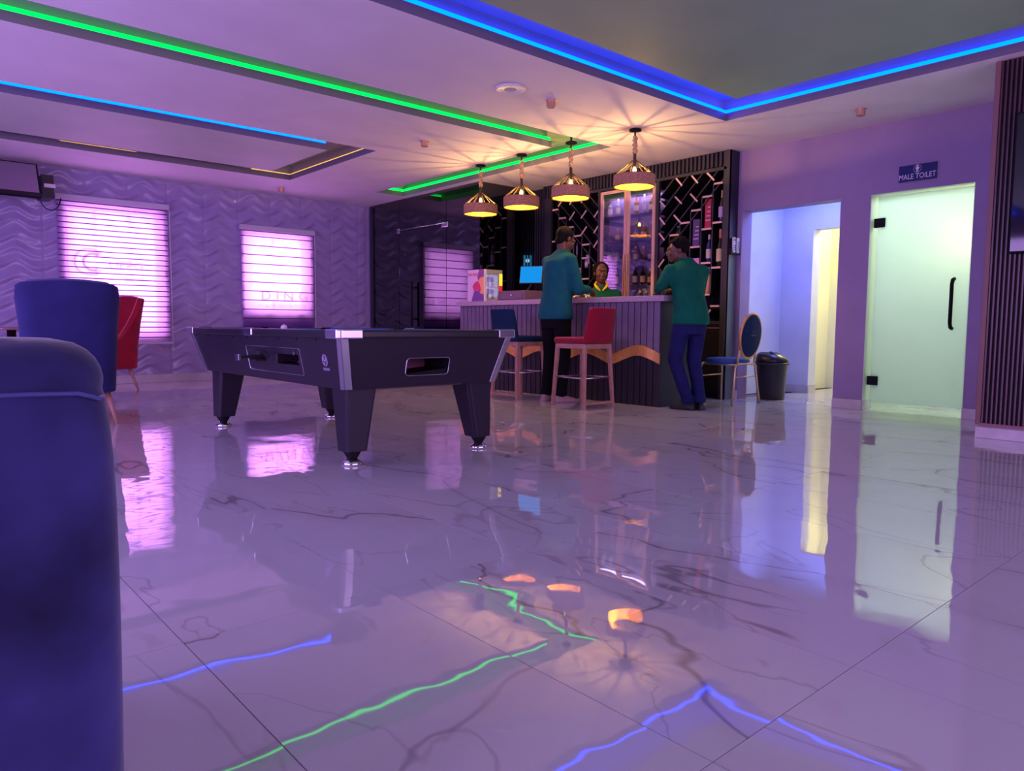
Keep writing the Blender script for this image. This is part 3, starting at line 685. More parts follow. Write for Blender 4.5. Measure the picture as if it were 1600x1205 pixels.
bottle('wine', 'clear', 'white', 'white', 0.28, 0.032, (XB, 5.24, 1.362), 'pale bottle behind the shoulder of the leaning man')
def gift_box(y, z, h, wd, m1, m2, label):
    t = thing('gift_box', label, 'box', (XB, y, z))
    W(B().box(XB-0.045, XB+0.045, y-wd/2, y+wd/2, z, z+h), 'carton', m1, t, bevel=0.002)
    b = B()
    for k in range(4): b.box(XB-0.0475, XB-0.045, y-wd*0.38, y+wd*(0.38-0.12*k), z+h*(0.25+0.15*k), z+h*(0.25+0.15*k)+0.012)
    W(b, 'print', m2, t)
gift_box(4.945, 1.973, 0.33, 0.085, mat('red_carton', (0.42, 0.02, 0.05), 0.4), M_lb['lilac'], 'tall red gift box with pale print in the right bottle rack')
gift_box(5.10, 1.778, 0.31, 0.095, mat('purple_carton', (0.09, 0.05, 0.18), 0.4), M_lb['lilac'], 'dark purple gift box in the right rack below the red one')
gift_box(5.10, 1.218, 0.42, 0.095, mat('pink_carton', (0.75, 0.28, 0.62), 0.4), mat('dark_pink', (0.5, 0.15, 0.4), 0.4), 'tall bright pink gift box behind the leaning man')
bottle('champ', 'dark', 'white', 'gold', 0.33, 0.036, (XB, 7.42, 2.475-0.42+0.015), 'champagne bottle at the far left edge of the left rack') if False else None
bottle('wine', 'dark', 'white', 'white', 0.36, 0.034, (XB, 6.82, 1.622), 'dark wine bottle with white neck above the seated woman')
bottle('square', 'clear', 'white', 'white', 0.18, 0.030, (XB, 6.88, 1.622), 'short clear bottle beside the white necked wine bottle')
bottle('wine', 'clear', 'lilac', 'white', 0.32, 0.033, (XB, 7.10, 1.778), 'pale bottle with lilac label right of the face of the man in blue green')
bottle('wine', 'dark', 'white', 'white', 0.30, 0.033, (XB, 6.965, 1.485), 'dark bottle with pale neck over the hands of the man in blue green')
bottle('wine', 'green', 'white', 'white', 0.28, 0.033, (XB, 7.11, 1.362), 'green bottle low in the left rack beside the counter papers')
# shelves of the glazed centre: five shelves
rows = {2.27: (('square', 'clear', 'white', 'black', .20, .030), ('wine', 'clear', 'white', 'white', .22, .028), ('round', 'clear', None, 'black', .21, .030), ('square', 'amber', 'white', 'red', .20, .032), ('wine', 'clear', 'lilac', 'white', .23, .027), ('square', 'dark', 'cream', 'gold', .19, .034), ('round', 'clear', 'white', 'black', .20, .030)),
        1.94: (('square', 'amber', 'black', 'black', .17, .030), ('square', 'amber', 'cream', 'gold', .17, .032), ('round', 'amber', None, 'black', .17, .028), ('round', 'clear', 'white', 'black', .20, .028), ('square', 'amber', 'white', 'gold', .18, .034), ('wine', 'clear', None, 'white', .22, .026), ('square', 'dark', 'gold', 'black', .16, .032)),
        1.66: (('wine', 'dark', 'white', 'black', .24, .028), ('square', 'clear', 'white', 'black', .18, .028), ('wine', 'dark', 'lilac', 'red', .22, .028), ('round', 'amber', 'white', 'gold', .20, .030), ('square', 'amber', 'black', 'gold', .19, .034), ('square', 'red', 'white', 'black', .17, .030), ('round', 'clear', 'white', 'white', .20, .030)),
        1.36: (('wine', 'dark', None, 'black', .24, .028), ('wine', 'green', 'white', 'black', .24, .028), ('round', 'dark', 'cream', 'black', .22, .032), ('wine', 'dark', 'white', 'black', .24, .030), ('wine', 'dark', 'cream', 'black', .24, .030), ('round', 'dark', 'gold', 'gold', .21, .032), ('wine', 'clear', 'lilac', 'white', .23, .028))}
nth = ['first', 'second', 'third', 'fourth', 'fifth', 'sixth', 'seventh']
shn = {2.27: 'top', 1.94: 'second', 1.66: 'third', 1.36: 'fourth'}
gn = {'dark': 'dark', 'clear': 'clear', 'amber': 'amber', 'green': 'green', 'red': 'red'}
ys = [6.50, 6.38, 6.25, 6.06, 5.95, 5.85, 5.76]
for z, row in rows.items():
    for i, (kd, g, lb, cp, h, r) in enumerate(row):
        bottle(kd, g, lb, cp, h, r, (7.40+0.02*((i*7) % 3), ys[i], z+0.001), '%s bottle, %s from the left on the %s shelf of the glazed cabinet' % (gn[g], nth[i], shn[z]), 'bottles on the %s shelf of the glazed cabinet' % shn[z])
tub = thing('clear_tub', 'pale translucent tub behind the right cabinet door', 'tub', (7.40, 5.83, 1.081))
M_tubm = mat('translucent_tub', (0.62, 0.62, 0.66), 0.3)
W(B().lathe([(0.075, 0), (0.078, 0.01), (0.070, 0.03), (0.075, 0.19), (0.085, 0.21), (0.085, 0.22), (0.07, 0.222)], (7.40, 5.83, 1.081), 20), 'body', M_tubm, tub, smooth=False)

# ------------------------------------------------------------------ bar counter
ct = thing('bar_counter', 'long bar counter with grey upright slats and a wavy gold band', 'bar counter', (6.3, 6.3, 0))
XF = 6.03; Y0c, Y1c = 4.60, 7.97
W(B().box(XF+0.03, 6.60, Y0c+0.012, Y1c, 0, 1.085), 'carcass', M_blackm, ct)
W(B().box(XF+0.01, 6.60, Y0c, Y0c+0.012, 0, 1.085), 'end_panel', M_panelb, ct)
def wz(y):     # centre of the gold band: sharp peaks, round troughs
    t = ((y-4.87)/0.75) % 1.0
    return 0.475+0.105*(abs(math.cos(PI*t))**1.6)
n = 40; pw = (Y1c-Y0c)/n
for i in range(n):
    ya = Y0c+pw*i+0.006; yb = Y0c+pw*(i+1)-0.006
    za, zb = wz(ya), wz(yb)
    b = B(); b.prism([(XF, ya, za), (XF, yb, zb), (XF, yb, 1.085), (XF, ya, 1.085)], (0.03, 0, 0)); W(b, 'slat', M_slat, ct, bevel=0.002, seg=1)
    b = B(); b.prism([(XF+0.004, ya, 0.0), (XF+0.004, yb, 0.0), (XF+0.004, yb, zb), (XF+0.004, ya, za)], (0.026, 0, 0)); W(b, 'slat', M_slatd, ct, bevel=0.002, seg=1)
m = 120; top = []; bot = []
b = B(); rings = []
for i in range(m+1):
    y = Y0c+(Y1c-Y0c)*i/m; z = wz(y); bul = 0.012+0.010*math.sin(2*PI*(y-4.7)/0.375)
    rings.append([b.bm.verts.new(p) for p in ((XF+0.01, y, z-0.055), (XF-bul, y, z-0.055), (XF-bul, y, z+0.055), (XF+0.01, y, z+0.055))])
b.skin(rings); W(b, 'gold_wave', M_goldf, ct)
W(B().box(5.985, 6.66, 4.53, 7.99, 1.086, 1.146), 'counter_top', M_grane, ct, bevel=0.006)
ZK = 1.147
# drinks cooler on the counter
ck = thing('drinks_cooler', 'small lit counter fridge with a printed side panel and cans behind glass', 'fridge', (6.31, 7.775, ZK))
b = B().box(6.15, 6.47, 7.60, 7.625, ZK, ZK+.05).box(6.15, 6.47, 7.60, 7.625, ZK+.37, ZK+.43).box(6.15, 6.185, 7.60, 7.625, ZK+.05, ZK+.37).box(6.41, 6.47, 7.60, 7.625, ZK+.05, ZK+.37)
b.box(6.15, 6.47, 7.62, 7.95, ZK, ZK+.04).box(6.15, 6.47, 7.62, 7.95, ZK+.39, ZK+.43).box(6.15, 6.17, 7.62, 7.95, ZK+.04, ZK+.39).box(6.45, 6.47, 7.62, 7.95, ZK+.04, ZK+.39).box(6.17, 6.45, 7.93, 7.95, ZK+.04, ZK+.39)
W(b, 'body', mat('cooler_shell', (0.35, 0.36, 0.36), 0.4), ck)
W(B().box(6.147, 6.150, 7.60, 7.95, ZK, ZK+.43), 'side_print', mat('lilac_print', (0.72, 0.5, 0.8), 0.4), ck)
XS = 6.1455
def flat(pts, m_, nm, x=XS): b = B(); b.prism([(x, 7.60+y, ZK+z) for y, z in pts], (0.0012, 0, 0)); W(b, nm, m_, ck)
flat([(0, 0), (.27, 0), (.20, .16), (0, .12)], mat('print_purple', (0.16, 0.05, 0.35), 0.4), 'print_patch')
flat([(0, .43), (0, .30), (.12, .28), (.14, .34), (.10, .43)], mat('print_violet', (0.25, 0.06, 0.28), 0.4), 'print_patch')
cir = [(0, .10)]+[(0.02+0.115*math.sin(a)+0.0, .215-0.115*math.cos(a)) for a in [i*PI/10 for i in range(11)]]+[(0, .33)]
flat(cir, mat('print_orange', (0.9, 0.35, 0.15), 0.4), 'print_sun', 6.1445)
flat([(.09, .12), (.14, .17), (.20, .13), (.24, .21), (.19, .26), (.13, .28), (.08, .23), (.06, .16)], mat('print_crimson', (0.7, 0.02, 0.12), 0.4), 'print_bull', 6.1435)
text('Red Bull', 0.055, basis(*FACE_X, (6.145, 7.84, ZK+.37)), MATS['print_crimson'], 'lettering', ck, 1.0)
W(B().box(6.146, 6.149, 7.572, 7.598, ZK, ZK+.43).box(6.15, 6.185, 7.590, 7.598, ZK, ZK+.43), 'door_edge', M_plastic, ck)
W(B().box(6.19, 6.41, 7.86, 7.87, ZK+.05, ZK+.37), 'light_panel', M_fridgel, ck)
W(B().box(6.415, 6.465, 7.592, 7.599, ZK+.22, ZK+.38), 'yellow_strip', M_yell, ck)
W(B().box(6.415, 6.465, 7.592, 7.599, ZK+.06, ZK+.22), 'red_strip', M_redl, ck)
W(B().box(6.17, 6.45, 7.63, 7.93, ZK+.195, ZK+.205), 'wire_shelf', M_chrome, ck)
W(B().box(6.185, 6.41, 7.603, 7.606, ZK+.05, ZK+.37), 'pane', M_cglass, ck)
M_can = mat('blue_can', (0.02, 0.04, 0.35), 0.3, metal=0.5); M_cans = mat('silver_can', (0.6, 0.62, 0.68), 0.3, metal=0.7)
k = 0
for zz, sn in ((ZK+.042, 'lower'), (ZK+.206, 'upper')):
    for i in range(3):
        c = thing('drink_can', 'slim blue and silver drink can, %s from the left on the %s cooler shelf' % (nth[i], sn), 'can', (6.225+0.07*i, 7.70, zz), 0, 'cans in the counter fridge')
        B().lathe([(.022, 0), (.026, .005), (.026, .065)], n=12).obj('can_body', M_cans, c, smooth=False)
        B().lathe([(.026, .065), (.0262, .066), (.0262, .125), (.021, .135)], n=12).obj('can_print', M_can, c, smooth=False)
# till
po = thing('till_monitor', 'blue lit till monitor tilted on a short stand', 'monitor', (6.30, 6.90, 1.279))
R_ = Matrix.Translation((6.30, 6.84, 1.475)) @ Matrix.Rotation(math.radians(30), 4, 'Z') @ Matrix.Rotation(math.radians(14), 4, 'Y')
b = B().box(0.0, 0.03, -0.15, 0.15, -0.115, 0.115, R_); W(b, 'housing', M_black, po, bevel=0.004)
b = B().box(-0.003, 0.0, -0.142, 0.142, -0.105, 0.105, R_); W(b, 'screen', M_screen, po)
W(B().tube([(6.33, 6.85, 1.42), (6.34, 6.88, 1.34), (6.30, 6.90, 1.281)], 0.012, 8), 'stand', M_black, po, smooth=True)
cd = thing('cash_drawer', 'long dark purple cash drawer box under the till monitor', 'box', (6.30, 7.02, ZK))
W(B().box(6.12, 6.50, 6.76, 7.27, ZK, ZK+.125), 'case', mat('drawer_purple', (0.13, 0.08, 0.16), 0.5), cd, bevel=0.006)
W(B().box(6.113, 6.121, 6.80, 7.23, ZK+.02, ZK+.10), 'drawer_front', mat('drawer_front', (0.15, 0.09, 0.18), 0.5), cd, bevel=0.003)
W(B().cyl((6.105, 7.0, ZK+.07), (6.114, 7.0, ZK+.07), 0.010), 'lock', M_chrome, cd)
sb = thing('card_reader', 'small pale card reader beside the counter fridge', 'card reader', (6.10, 7.33, ZK))
W(B().hexa([(6.07, 7.29, ZK), (6.14, 7.29, ZK), (6.14, 7.36, ZK), (6.07, 7.36, ZK)], [(6.08, 7.295, ZK+.02), (6.14, 7.295, ZK+.045), (6.14, 7.355, ZK+.045), (6.08, 7.355, ZK+.02)]), 'case', mat('reader_grey', (0.4, 0.32, 0.42), 0.4), sb, bevel=0.003)
W(B().box(6.085, 6.10, 7.305, 7.345, ZK+.022, ZK+.030), 'display', M_tvs, sb)
pp = thing('paper_pile', 'crumpled white papers on the counter under the man\'s hand', 'paper', (6.2, 5.86, ZK))
for i in range(4):
    b = B(); n_ = 7; g = [[b.bm.verts.new((6.10+0.16*u/n_ + 0.01*i, 5.74+0.055*i+0.16*v/n_, ZK+0.006+0.012*i+0.05*noise.noise((u*.7, v*.7, i*3))+0.018)) for v in range(n_+1)] for u in range(n_+1)]
    for u in range(n_):
        for v in range(n_): b.bm.faces.new((g[u][v], g[u+1][v], g[u+1][v+1], g[u][v+1]))
    o = W(b, 'sheet', M_paper, pp)
    so = o.modifiers.new('s', 'SOLIDIFY'); so.thickness = 0.002
# small liqueur bottles at the end of the counter
for i, (x, y, h, r, cp) in enumerate(((6.42, 5.20, .085, .018, 'black'), (6.38, 5.15, .105, .015, 'black'), (6.42, 5.09, .08, .018, 'gold'), (6.36, 5.04, .095, .017, 'black'), (6.43, 4.99, .085, .018, 'gold'), (6.38, 4.93, .09, .018, 'gold'), (6.42, 4.87, .10, .020, 'black'), (6.36, 4.83, .085, .018, 'gold'))):
    bottle('square', 'amber' if i % 2 else 'dark', 'black', cp, h, r, (x, y, ZK), 'miniature bottle on the counter, %s from the left in the row before the leaning man' % (nth+['eighth'])[i], 'miniature bottles on the counter')

# ------------------------------------------------------------------ pool table
pt = thing('pool_table', 'black coin operated pool table with silver corners on four tapered legs', 'pool table', (2.56, 4.93, 0))
XA, XB_, YA, YB = 1.935, 3.175, 3.645, 6.15      # cabinet at its top
xa, xb, ya, yb = 1.995, 3.095, 3.715, 6.02      # cabinet at its foot
zt, zb_ = 0.752, 0.458
def frame_hole():
    # cabinet: four sloping sides; the end facing right has the ball return opening, the long side the coin plate opening
    pass
b = B(); b.hexa([(xa, ya, zb_), (xb, ya, zb_), (xb, yb, zb_), (xa, yb, zb_)], [(XA, YA, zt), (XB_, YA, zt), (XB_, YB, zt), (XA, YB, zt)])
cabp = W(b, 'cabinet_body', M_pool, pt)
def cutter(b):
    o = b.obj('cut', M_pool); o.hide_render = True; return o
hole = cutter(B().box(2.385, 2.70, 3.5, 3.95, 0.525, 0.632)); bv = hole.modifiers.new('b', 'BEVEL'); bv.width = 0.022; bv.segments = 4
hole2 = cutter(B().box(1.8, 2.12, 4.24, 4.56, 0.575, 0.640))
# boolean cuts applied straight away
inv = cabp.matrix_basis
for h_ in (hole, hole2):
    md = cabp.modifiers.new('bool', 'BOOLEAN'); md.object = h_; md.operation = 'DIFFERENCE'; md.solver = 'EXACT'
bpy.context.view_layer.update()
dg = bpy.context.evaluated_depsgraph_get(); dg.update(); me = bpy.data.meshes.new_from_object(cabp.evaluated_get(dg)); cabp.modifiers.clear(); cabp.data = me
for h_ in (hole, hole2): bpy.data.objects.remove(h_)
W(B().box(2.40, 2.68, 3.93, 3.94, 0.53, 0.63), 'return_tray', mat('tray_red', (0.14, 0.035, 0.07), 0.7), pt)
b = B(); b.hexa([(2.39, 3.70, 0.527), (2.69, 3.70, 0.527), (2.69, 3.93, 0.527), (2.39, 3.93, 0.527)], [(2.39, 3.70, 0.535), (2.69, 3.70, 0.560), (2.69, 3.93, 0.565), (2.39, 3.93, 0.538)]); W(b, 'return_ramp', M_blackm, pt)
def rrect(x0, x1, z0, z1, r, n=5):
    P = []
    for cx, cz, a0 in ((x1-r, z1-r, 0), (x0+r, z1-r, PI/2), (x0+r, z0+r, PI), (x1-r, z0+r, 1.5*PI)):
        for i in range(n+1): a = a0+PI/2*i/n; P.append((cx+r*math.cos(a), cz+r*math.sin(a)))
    return P
sl = (YA-ya)/(zt-zb_); sx = (XA-xa)/(zt-zb_)
b = B().tube([(x, ya+(z-zb_)*sl-0.002, z) for x, z in rrect(2.385, 2.70, 0.525, 0.632, 0.022)], 0.0035, 6, closed=True); W(b, 'opening_trim', M_chrome, pt)
# coin plate
b = B().tube([(xa+(z-zb_)*sx-0.002, y, z) for y, z in rrect(4.20, 5.05, 0.515, 0.682, 0.02)], 0.003, 6, closed=True); W(b, 'plate_trim', M_chrome, pt)
b = B(); b.hexa([(xa-0.014, 4.90, 0.575), (xa+.03, 4.90, 0.575), (xa+.03, 4.72, 0.575), (xa-0.014, 4.72, 0.575)][::-1], [(xa-0.055, 4.88, 0.650), (xa, 4.88, 0.650), (xa, 4.74, 0.650), (xa-0.055, 4.74, 0.650)][::-1])
cm = W(b, 'coin_mechanism', M_black, pt, bevel=0.004)
W(B().box(xa-0.19, xa-0.03, 4.77, 4.83, 0.602, 0.622).box(xa-0.10, xa-.03, 4.755, 4.845, 0.585, 0.60), 'coin_slide', M_black, pt, bevel=0.003)
W(B().box(xa-0.205, xa-0.188, 4.77, 4.83, 0.590, 0.632), 'slide_tip', M_chrome, pt, bevel=0.003)
W(B().box(xa+0.09, xa+0.10, 4.25, 4.55, 0.578, 0.638), 'slot_back', mat('slot_grey', (0.28, 0.20, 0.28), 0.6), pt)
W(B().box(xa-0.06, xa+.08, 4.50, 4.58, 0.585, 0.640), 'slot_lever', M_black, pt, bevel=0.004)
for y, z in ((4.98, 0.655), (4.27, 0.650)): W(B().lathe([(0.011, 0), (0.011, 0.02)], n=10, c=(0, 0, 0)), 'lock', M_chrome, pt) if False else W(B().cyl((xa+(z-zb_)*sx-.012, y, z), (xa+.03, y, z), 0.013), 'lock', M_chrome, pt)
# maker's badge: ring of eight sides with an H and a short line of letters
def side_pt(y, z, off=0.003): return (xa+(z-zb_)*sx-off, y, z)
M_bad = mat('badge_lilac', (0.48, 0.40, 0.66), 0.4)
yc, zc = 3.885, 0.622
b = B().tube([side_pt(yc+0.030*math.cos(PI/8+a), zc+0.034*math.sin(PI/8+a)) for a in [i*PI/4 for i in range(8)]], 0.0028, 5, closed=True)
for dy in (-0.009, 0.009): b.tube([side_pt(yc+dy, zc-0.026), side_pt(yc+dy, zc+0.026)], 0.0022, 5)
b.tube([side_pt(yc-0.026, zc), side_pt(yc+0.026, zc)], 0.0022, 5).tube([side_pt(yc-0.024, zc+.008), side_pt(yc-0.012, zc+.008)], 0.004, 5).tube([side_pt(yc+0.012, zc+.008), side_pt(yc+0.026, zc+.008)], 0.004, 5)
W(b, 'badge', M_bad, pt)
b = B(); rnd = random.Random(5)
for i in range(9): b.tube([side_pt(yc+0.036-i*0.009, zc-0.044), side_pt(yc+0.036-i*0.009, zc-0.058+0.004*rnd.random())], 0.0017, 4)
b.tube([side_pt(yc+0.036, zc-0.058), side_pt(yc-0.038, zc-0.058)], 0.0015, 4); W(b, 'badge_lettering', M_bad, pt)
b = B()
for i in range(9): y = 3.95+i*0.26; b.ell(side_pt(y, 0.738, 0.002), 0.005, n=8, m=5)
W(b, 'screw_heads', M_blackm, pt, kind='stuff')
# corner trims
def corner(X_, x_, Y_, y_, sxg, syg):
    w_ = 0.05
    b = B()
    for (ux, uy) in ((1, 0), (0, 1)):
        e = 0.006
        def P(X, Y, z, a): return (X-sxg*(e if 1 else 0)+sxg*ux*a, Y-syg*e+syg*uy*a, z)
        p = [P(x_, y_, zb_, 0), P(x_, y_, zb_, w_), P(X_, Y_, zt, w_), P(X_, Y_, zt, 0)]
        b.prism(p, (sxg*uy*0.008, syg*ux*0.008, 0))
    W(b, 'corner_trim', M_chrome, pt, bevel=0.002)
corner(XA, xa, YA, ya, 1, 1); corner(XB_, xb, YA, ya, -1, 1); corner(XA, xa, YB, yb, 1, -1); corner(XB_, xb, YB, yb, -1, -1)
# rails
def rail(x0, x1, y0, y1): W(B().box(x0, x1, y0, y1, 0.752, 0.800), 'rail', M_black, pt, bevel=0.012, seg=3)
RX0, RX1, RY0, RY1 = 1.905, 3.205, 3.615, 6.185
rail(RX0+.10, RX1-.10, RY0, RY0+0.105); rail(RX0+.10, RX1-.10, RY1-0.105, RY1)
for y0, y1 in ((RY0+.10, 4.83), (4.97, RY1-.10)):
    rail(RX0, RX0+0.105, y0, y1); rail(RX1-0.105, RX1, y0, y1)
W(B().box(RX0+0.06, RX1-.06, RY0+.06, RY1-.06, 0.752, 0.768), 'playing_bed', M_cloth, pt)
M_cush = mat('cushion_cloth', (0.02, 0.10, 0.30), 0.9)
for bx in ((RX0+.19, RX1-.19, RY0+.105, RY0+.135), (RX0+.19, RX1-.19, RY1-.135, RY1-.105)): W(B().box(*bx, 0.768, 0.797), 'cushion', M_cush, pt, bevel=0.008)
for y0, y1 in ((RY0+.19, 4.80), (5.0, RY1-.19)):
    for xx in (RX0+.105, RX1-.135): W(B().box(xx, xx+.03, y0, y1, 0.768, 0.797), 'cushion', M_cush, pt, bevel=0.008)
for x, y in ((RX0+.055, RY0+.055), (RX1-.055, RY0+.055), (RX0+.055, RY1-.055), (RX1-.055, RY1-.055)):
    sx_ = 1 if x < 2.5 else -1; sy_ = 1 if y < 5 else -1
    b = B(); P = [(x-sx_*.058, y-sy_*.035), (x-sx_*.035, y-sy_*.058), (x+sx_*.10, y-sy_*.058), (x+sx_*.10, y-sy_*.0), (x+sx_*.04, y+sy_*.0), (x, y+sy_*.04), (x, y+sy_*.10), (x-sx_*.058, y+sy_*.10)]
    b.prism([(p[0], p[1], 0.750) for p in P], (0, 0, 0.054)); W(b, 'corner_casting', M_chrome, pt, bevel=0.008, seg=3)
    W(B().lathe([(0.052, 0.745), (0.052, 0.803), (0.044, 0.803), (0.044, 0.769)], (x+sx_*.055, y+sy_*.055, 0), 18), 'pocket', M_blackm, pt)
for x in (RX0+.04, RX1-.04):
    b = B().box(x-.045, x+.045, 4.83, 4.97, 0.752, 0.804); W(b, 'middle_casting', M_chrome, pt, bevel=0.008, seg=3)
    W(B().lathe([(0.050, 0.752), (0.050, 0.808), (0.042, 0.808), (0.042, 0.769)], (x+(.05 if x < 2.5 else -.05), 4.90, 0), 18), 'pocket', M_blackm, pt)
# legs: outer corner nearly upright, inner faces tapering in
for x, y in ((2.095, 3.825), (3.055, 3.825), (2.095, 6.0-.06), (3.055, 6.0-.06)):
    sx_ = 1 if x < 2.5 else -1; sy_ = 1 if y < 5 else -1
    ox, oy = x-sx_*.062, y-sy_*.062
    def sq(z, wd, c=0.018):
        p = [(0, c), (c, 0), (wd-c, 0), (wd, c), (wd, wd-c), (wd-c, wd), (c, wd), (0, wd-c)]
        return [(ox+sx_*a, oy+sy_*d, z) for a, d in p]
    b = B(); r0 = [b.bm.verts.new(p) for p in sq(0.085, 0.138)]; r1 = [b.bm.verts.new(p) for p in sq(0.462, 0.205)]
    b.skin([r0, r1]); lg = W(b, 'leg', M_pool, pt, bevel=0.004)
    cx, cy = ox+sx_*.064, oy+sy_*.064
    B().lathe([(0.055, 0), (0.060, 0.006), (0.058, 0.02), (0.038, 0.03), (0.030, 0.045)], (cx, cy, 0), 20).obj('levelling_foot', M_chrome2, lg, world=True, smooth=True)
    B().lathe([(0.030, 0.045), (0.036, 0.05), (0.055, 0.085)], (cx, cy, 0), 20).obj('foot_neck', M_blackm, lg, world=True, smooth=True)
W(B().box(2.10, 3.0, 3.83, 5.9, 0.44, 0.458), 'underboard', mat('plywood', (0.20, 0.10, 0.08), 0.7), pt)
ba = thing('cue_ball', 'white ball resting on the pool table bed', 'ball', (2.62, 5.93, 0.769))
tag(ba, 'white ball resting on the pool table bed', 'ball'); B().ell((0, 0, 0.0285), 0.0285, n=20, m=14).obj('ball', mat('ivory', (0.8, 0.74, 0.8), 0.1), ba, smooth=True)

# ------------------------------------------------------------------ bar stools
def stool(label, loc, rz, mfab):
    t = thing('bar_stool', label, 'stool', loc, rz)
    # local: seat faces +Y, back at -Y, size 0.44
    tops = ((-.185, -.19), (.185, -.19), (-.185, .19), (.185, .19)); k = 1.18
    for x, y in tops:
        b = B(); a = .019; c = .016; X, Y = x*k, y*k
        b.hexa([(X-c, Y-c, 0), (X+c, Y-c, 0), (X+c, Y+c, 0), (X-c, Y+c, 0)], [(x-a, y-a, .645), (x+a, y-a, .645), (x+a, y+a, .645), (x-a, y+a, .645)])
        b.obj('leg', M_wood, t, bevel=0.004)
    b = B().box(-.20, .20, -.205, -.175, .60, .648).box(-.20, .20, .175, .205, .60, .648).box(-.205, -.175, -.175, .175, .60, .648).box(.175, .205, -.175, .175, .60, .648)
    b.obj('apron', M_wood, t, bevel=0.003)
    q = .205
    b = B().cyl((-q, -q, .30), (q, -q, .30), .008, n=8).cyl((-q, q, .30), (q, q, .30), .008, n=8).cyl((-q, -q, .30), (-q, q, .30), .008, n=8).cyl((q, -q, .30), (q, q, .30), .008, n=8)
    b.obj('foot_rail', M_chrome, t, smooth=True)
    B().box(-.20, .20, -.228, -.205, .03, .055).obj('low_stretcher', M_wood, t, bevel=0.003) if 'red' in label else None
    B().box(-.215, .215, -.20, .235, .65, .715).obj('seat', mfab, t, bevel=0.028, seg=4, smooth=True)
    b = B(); rings = []
    for z, yy, hw in ((.66, -.205, .215), (.76, -.215, .205), (.88, -.235, .200), (1.0, -.262, .190), (1.015, -.265, .175)):
        rings.append([b.bm.verts.new((x_, yy+.022*(1-(x_/hw)**2)*-1+dy, z)) for x_, dy in [(-hw, -.022), (-hw*.5, -.028), (0, -.03), (hw*.5, -.028), (hw, -.022), (hw, .022), (hw*.5, .022), (0, .022), (-hw*.5, .022), (-hw, .022)]])
    b.skin(rings); b.obj('backrest', mfab, t, bevel=0.012, seg=3, smooth=True)
    return t
stool('red upholstered bar stool with pale wooden legs at the counter', (5.565, 5.225, 0), 0.0, M_red)
stool('navy upholstered bar stool behind the pool table corner', (5.625, 6.30, 0), -PI/2, M_navy)

# ------------------------------------------------------------------ banquet chair beside the bin
t = thing('banquet_chair', 'gold framed banquet chair with round navy back beside the bin', 'chair', (7.0, 4.2, 0), 0)
# local: faces +Y, back plane at y = 0
def gt(pts, nm='frame', r=0.012): return B().tube(pts, r, 8).obj(nm, M_gold, t, smooth=True)
def arch(y, lean): 
    w_ = .27; wt = .175; P = [(-w_, y+lean, 0), (-wt-.03, y, .36)]
    for i in range(7): a = PI-PI*i/2/6; P.append((-wt+.035+.06*math.cos(a), y, .385+.055*math.sin(a)))
    for i in range(7): a = PI/2-PI*i/2/6; P.append((wt-.035+.06*math.cos(a), y, .385+.055*math.sin(a)))
    P += [(wt+.03, y, .36), (w_, y+lean, 0)]
    return P
gt(arch(0.0, -.02), 'rear_legs'); gt(arch(0.42, .04), 'front_legs')
gt([(-.215, 0, .30), (.215, 0, .30)], 'stretcher', .008); gt([(-.215, .42, .30), (.215, .42, .30)], 'stretcher', .008)
gt([(-.16, 0, .43), (-.16, .42, .43)], 'seat_rail', .010); gt([(.16, 0, .43), (.16, .42, .43)], 'seat_rail', .010)
b = B(); b.loft([(0, .22, .43, .20, .21), (0, .22, .45, .225, .235), (0, .22, .475, .225, .235), (0, .22, .495, .20, .215), (0, .22, .50, .12, .14)], 28).obj('seat', mat('blue_seat_vinyl', (0.015, 0.07, 0.30), 0.5), t, smooth=True)
zc_ = .735; RXo, RZo = .195, .235
def oval(rx, rz, y0, y1, n=32):
    b = B()
    R = [[b.bm.verts.new((k*rx*math.cos(2*PI*i/n), yy-0.10*(zc_+k*rz*math.sin(2*PI*i/n)-.5)*1.0, zc_+k*rz*math.sin(2*PI*i/n))) for i in range(n)] for yy, k in ((y0, .93), (y0-.010, 1.0), (y1+.010, 1.0), (y1, .93))]
    return b.skin(R)
oval(RXo-.012, RZo-.012, .0, -.045).obj('back_pad', M_navy, t, smooth=True)
P = [(RXo*math.cos(a), -.022-0.10*(zc_+RZo*math.sin(a)-.5), zc_+RZo*math.sin(a)) for a in [2*PI*i/40 for i in range(40)]]
B().tube(P, .015, 8, closed=True).obj('back_hoop', mat('gold_hoop', (0.62, 0.34, 0.14), 0.4, metal=0.6), t, smooth=True)
gt([(-.165, 0, .43), (-.165, -.01, .52), (-.15, -.03, .60)], 'back_post', .013); gt([(.165, 0, .43), (.165, -.01, .52), (.15, -.03, .60)], 'back_post', .013)
b = B().tube([(-.05+.004*i, -.068-.10*(.78-.5)+.0, .765+.022*math.sin(PI*i/14)) for i in range(15)], .0025, 5)
for i in range(6): b.box(-.045+i*.016, -.036+i*.016, -.0875, -.083, .735, .752)
b.obj('back_print', mat('print_grey', (0.10, 0.11, 0.16), 0.6), t)

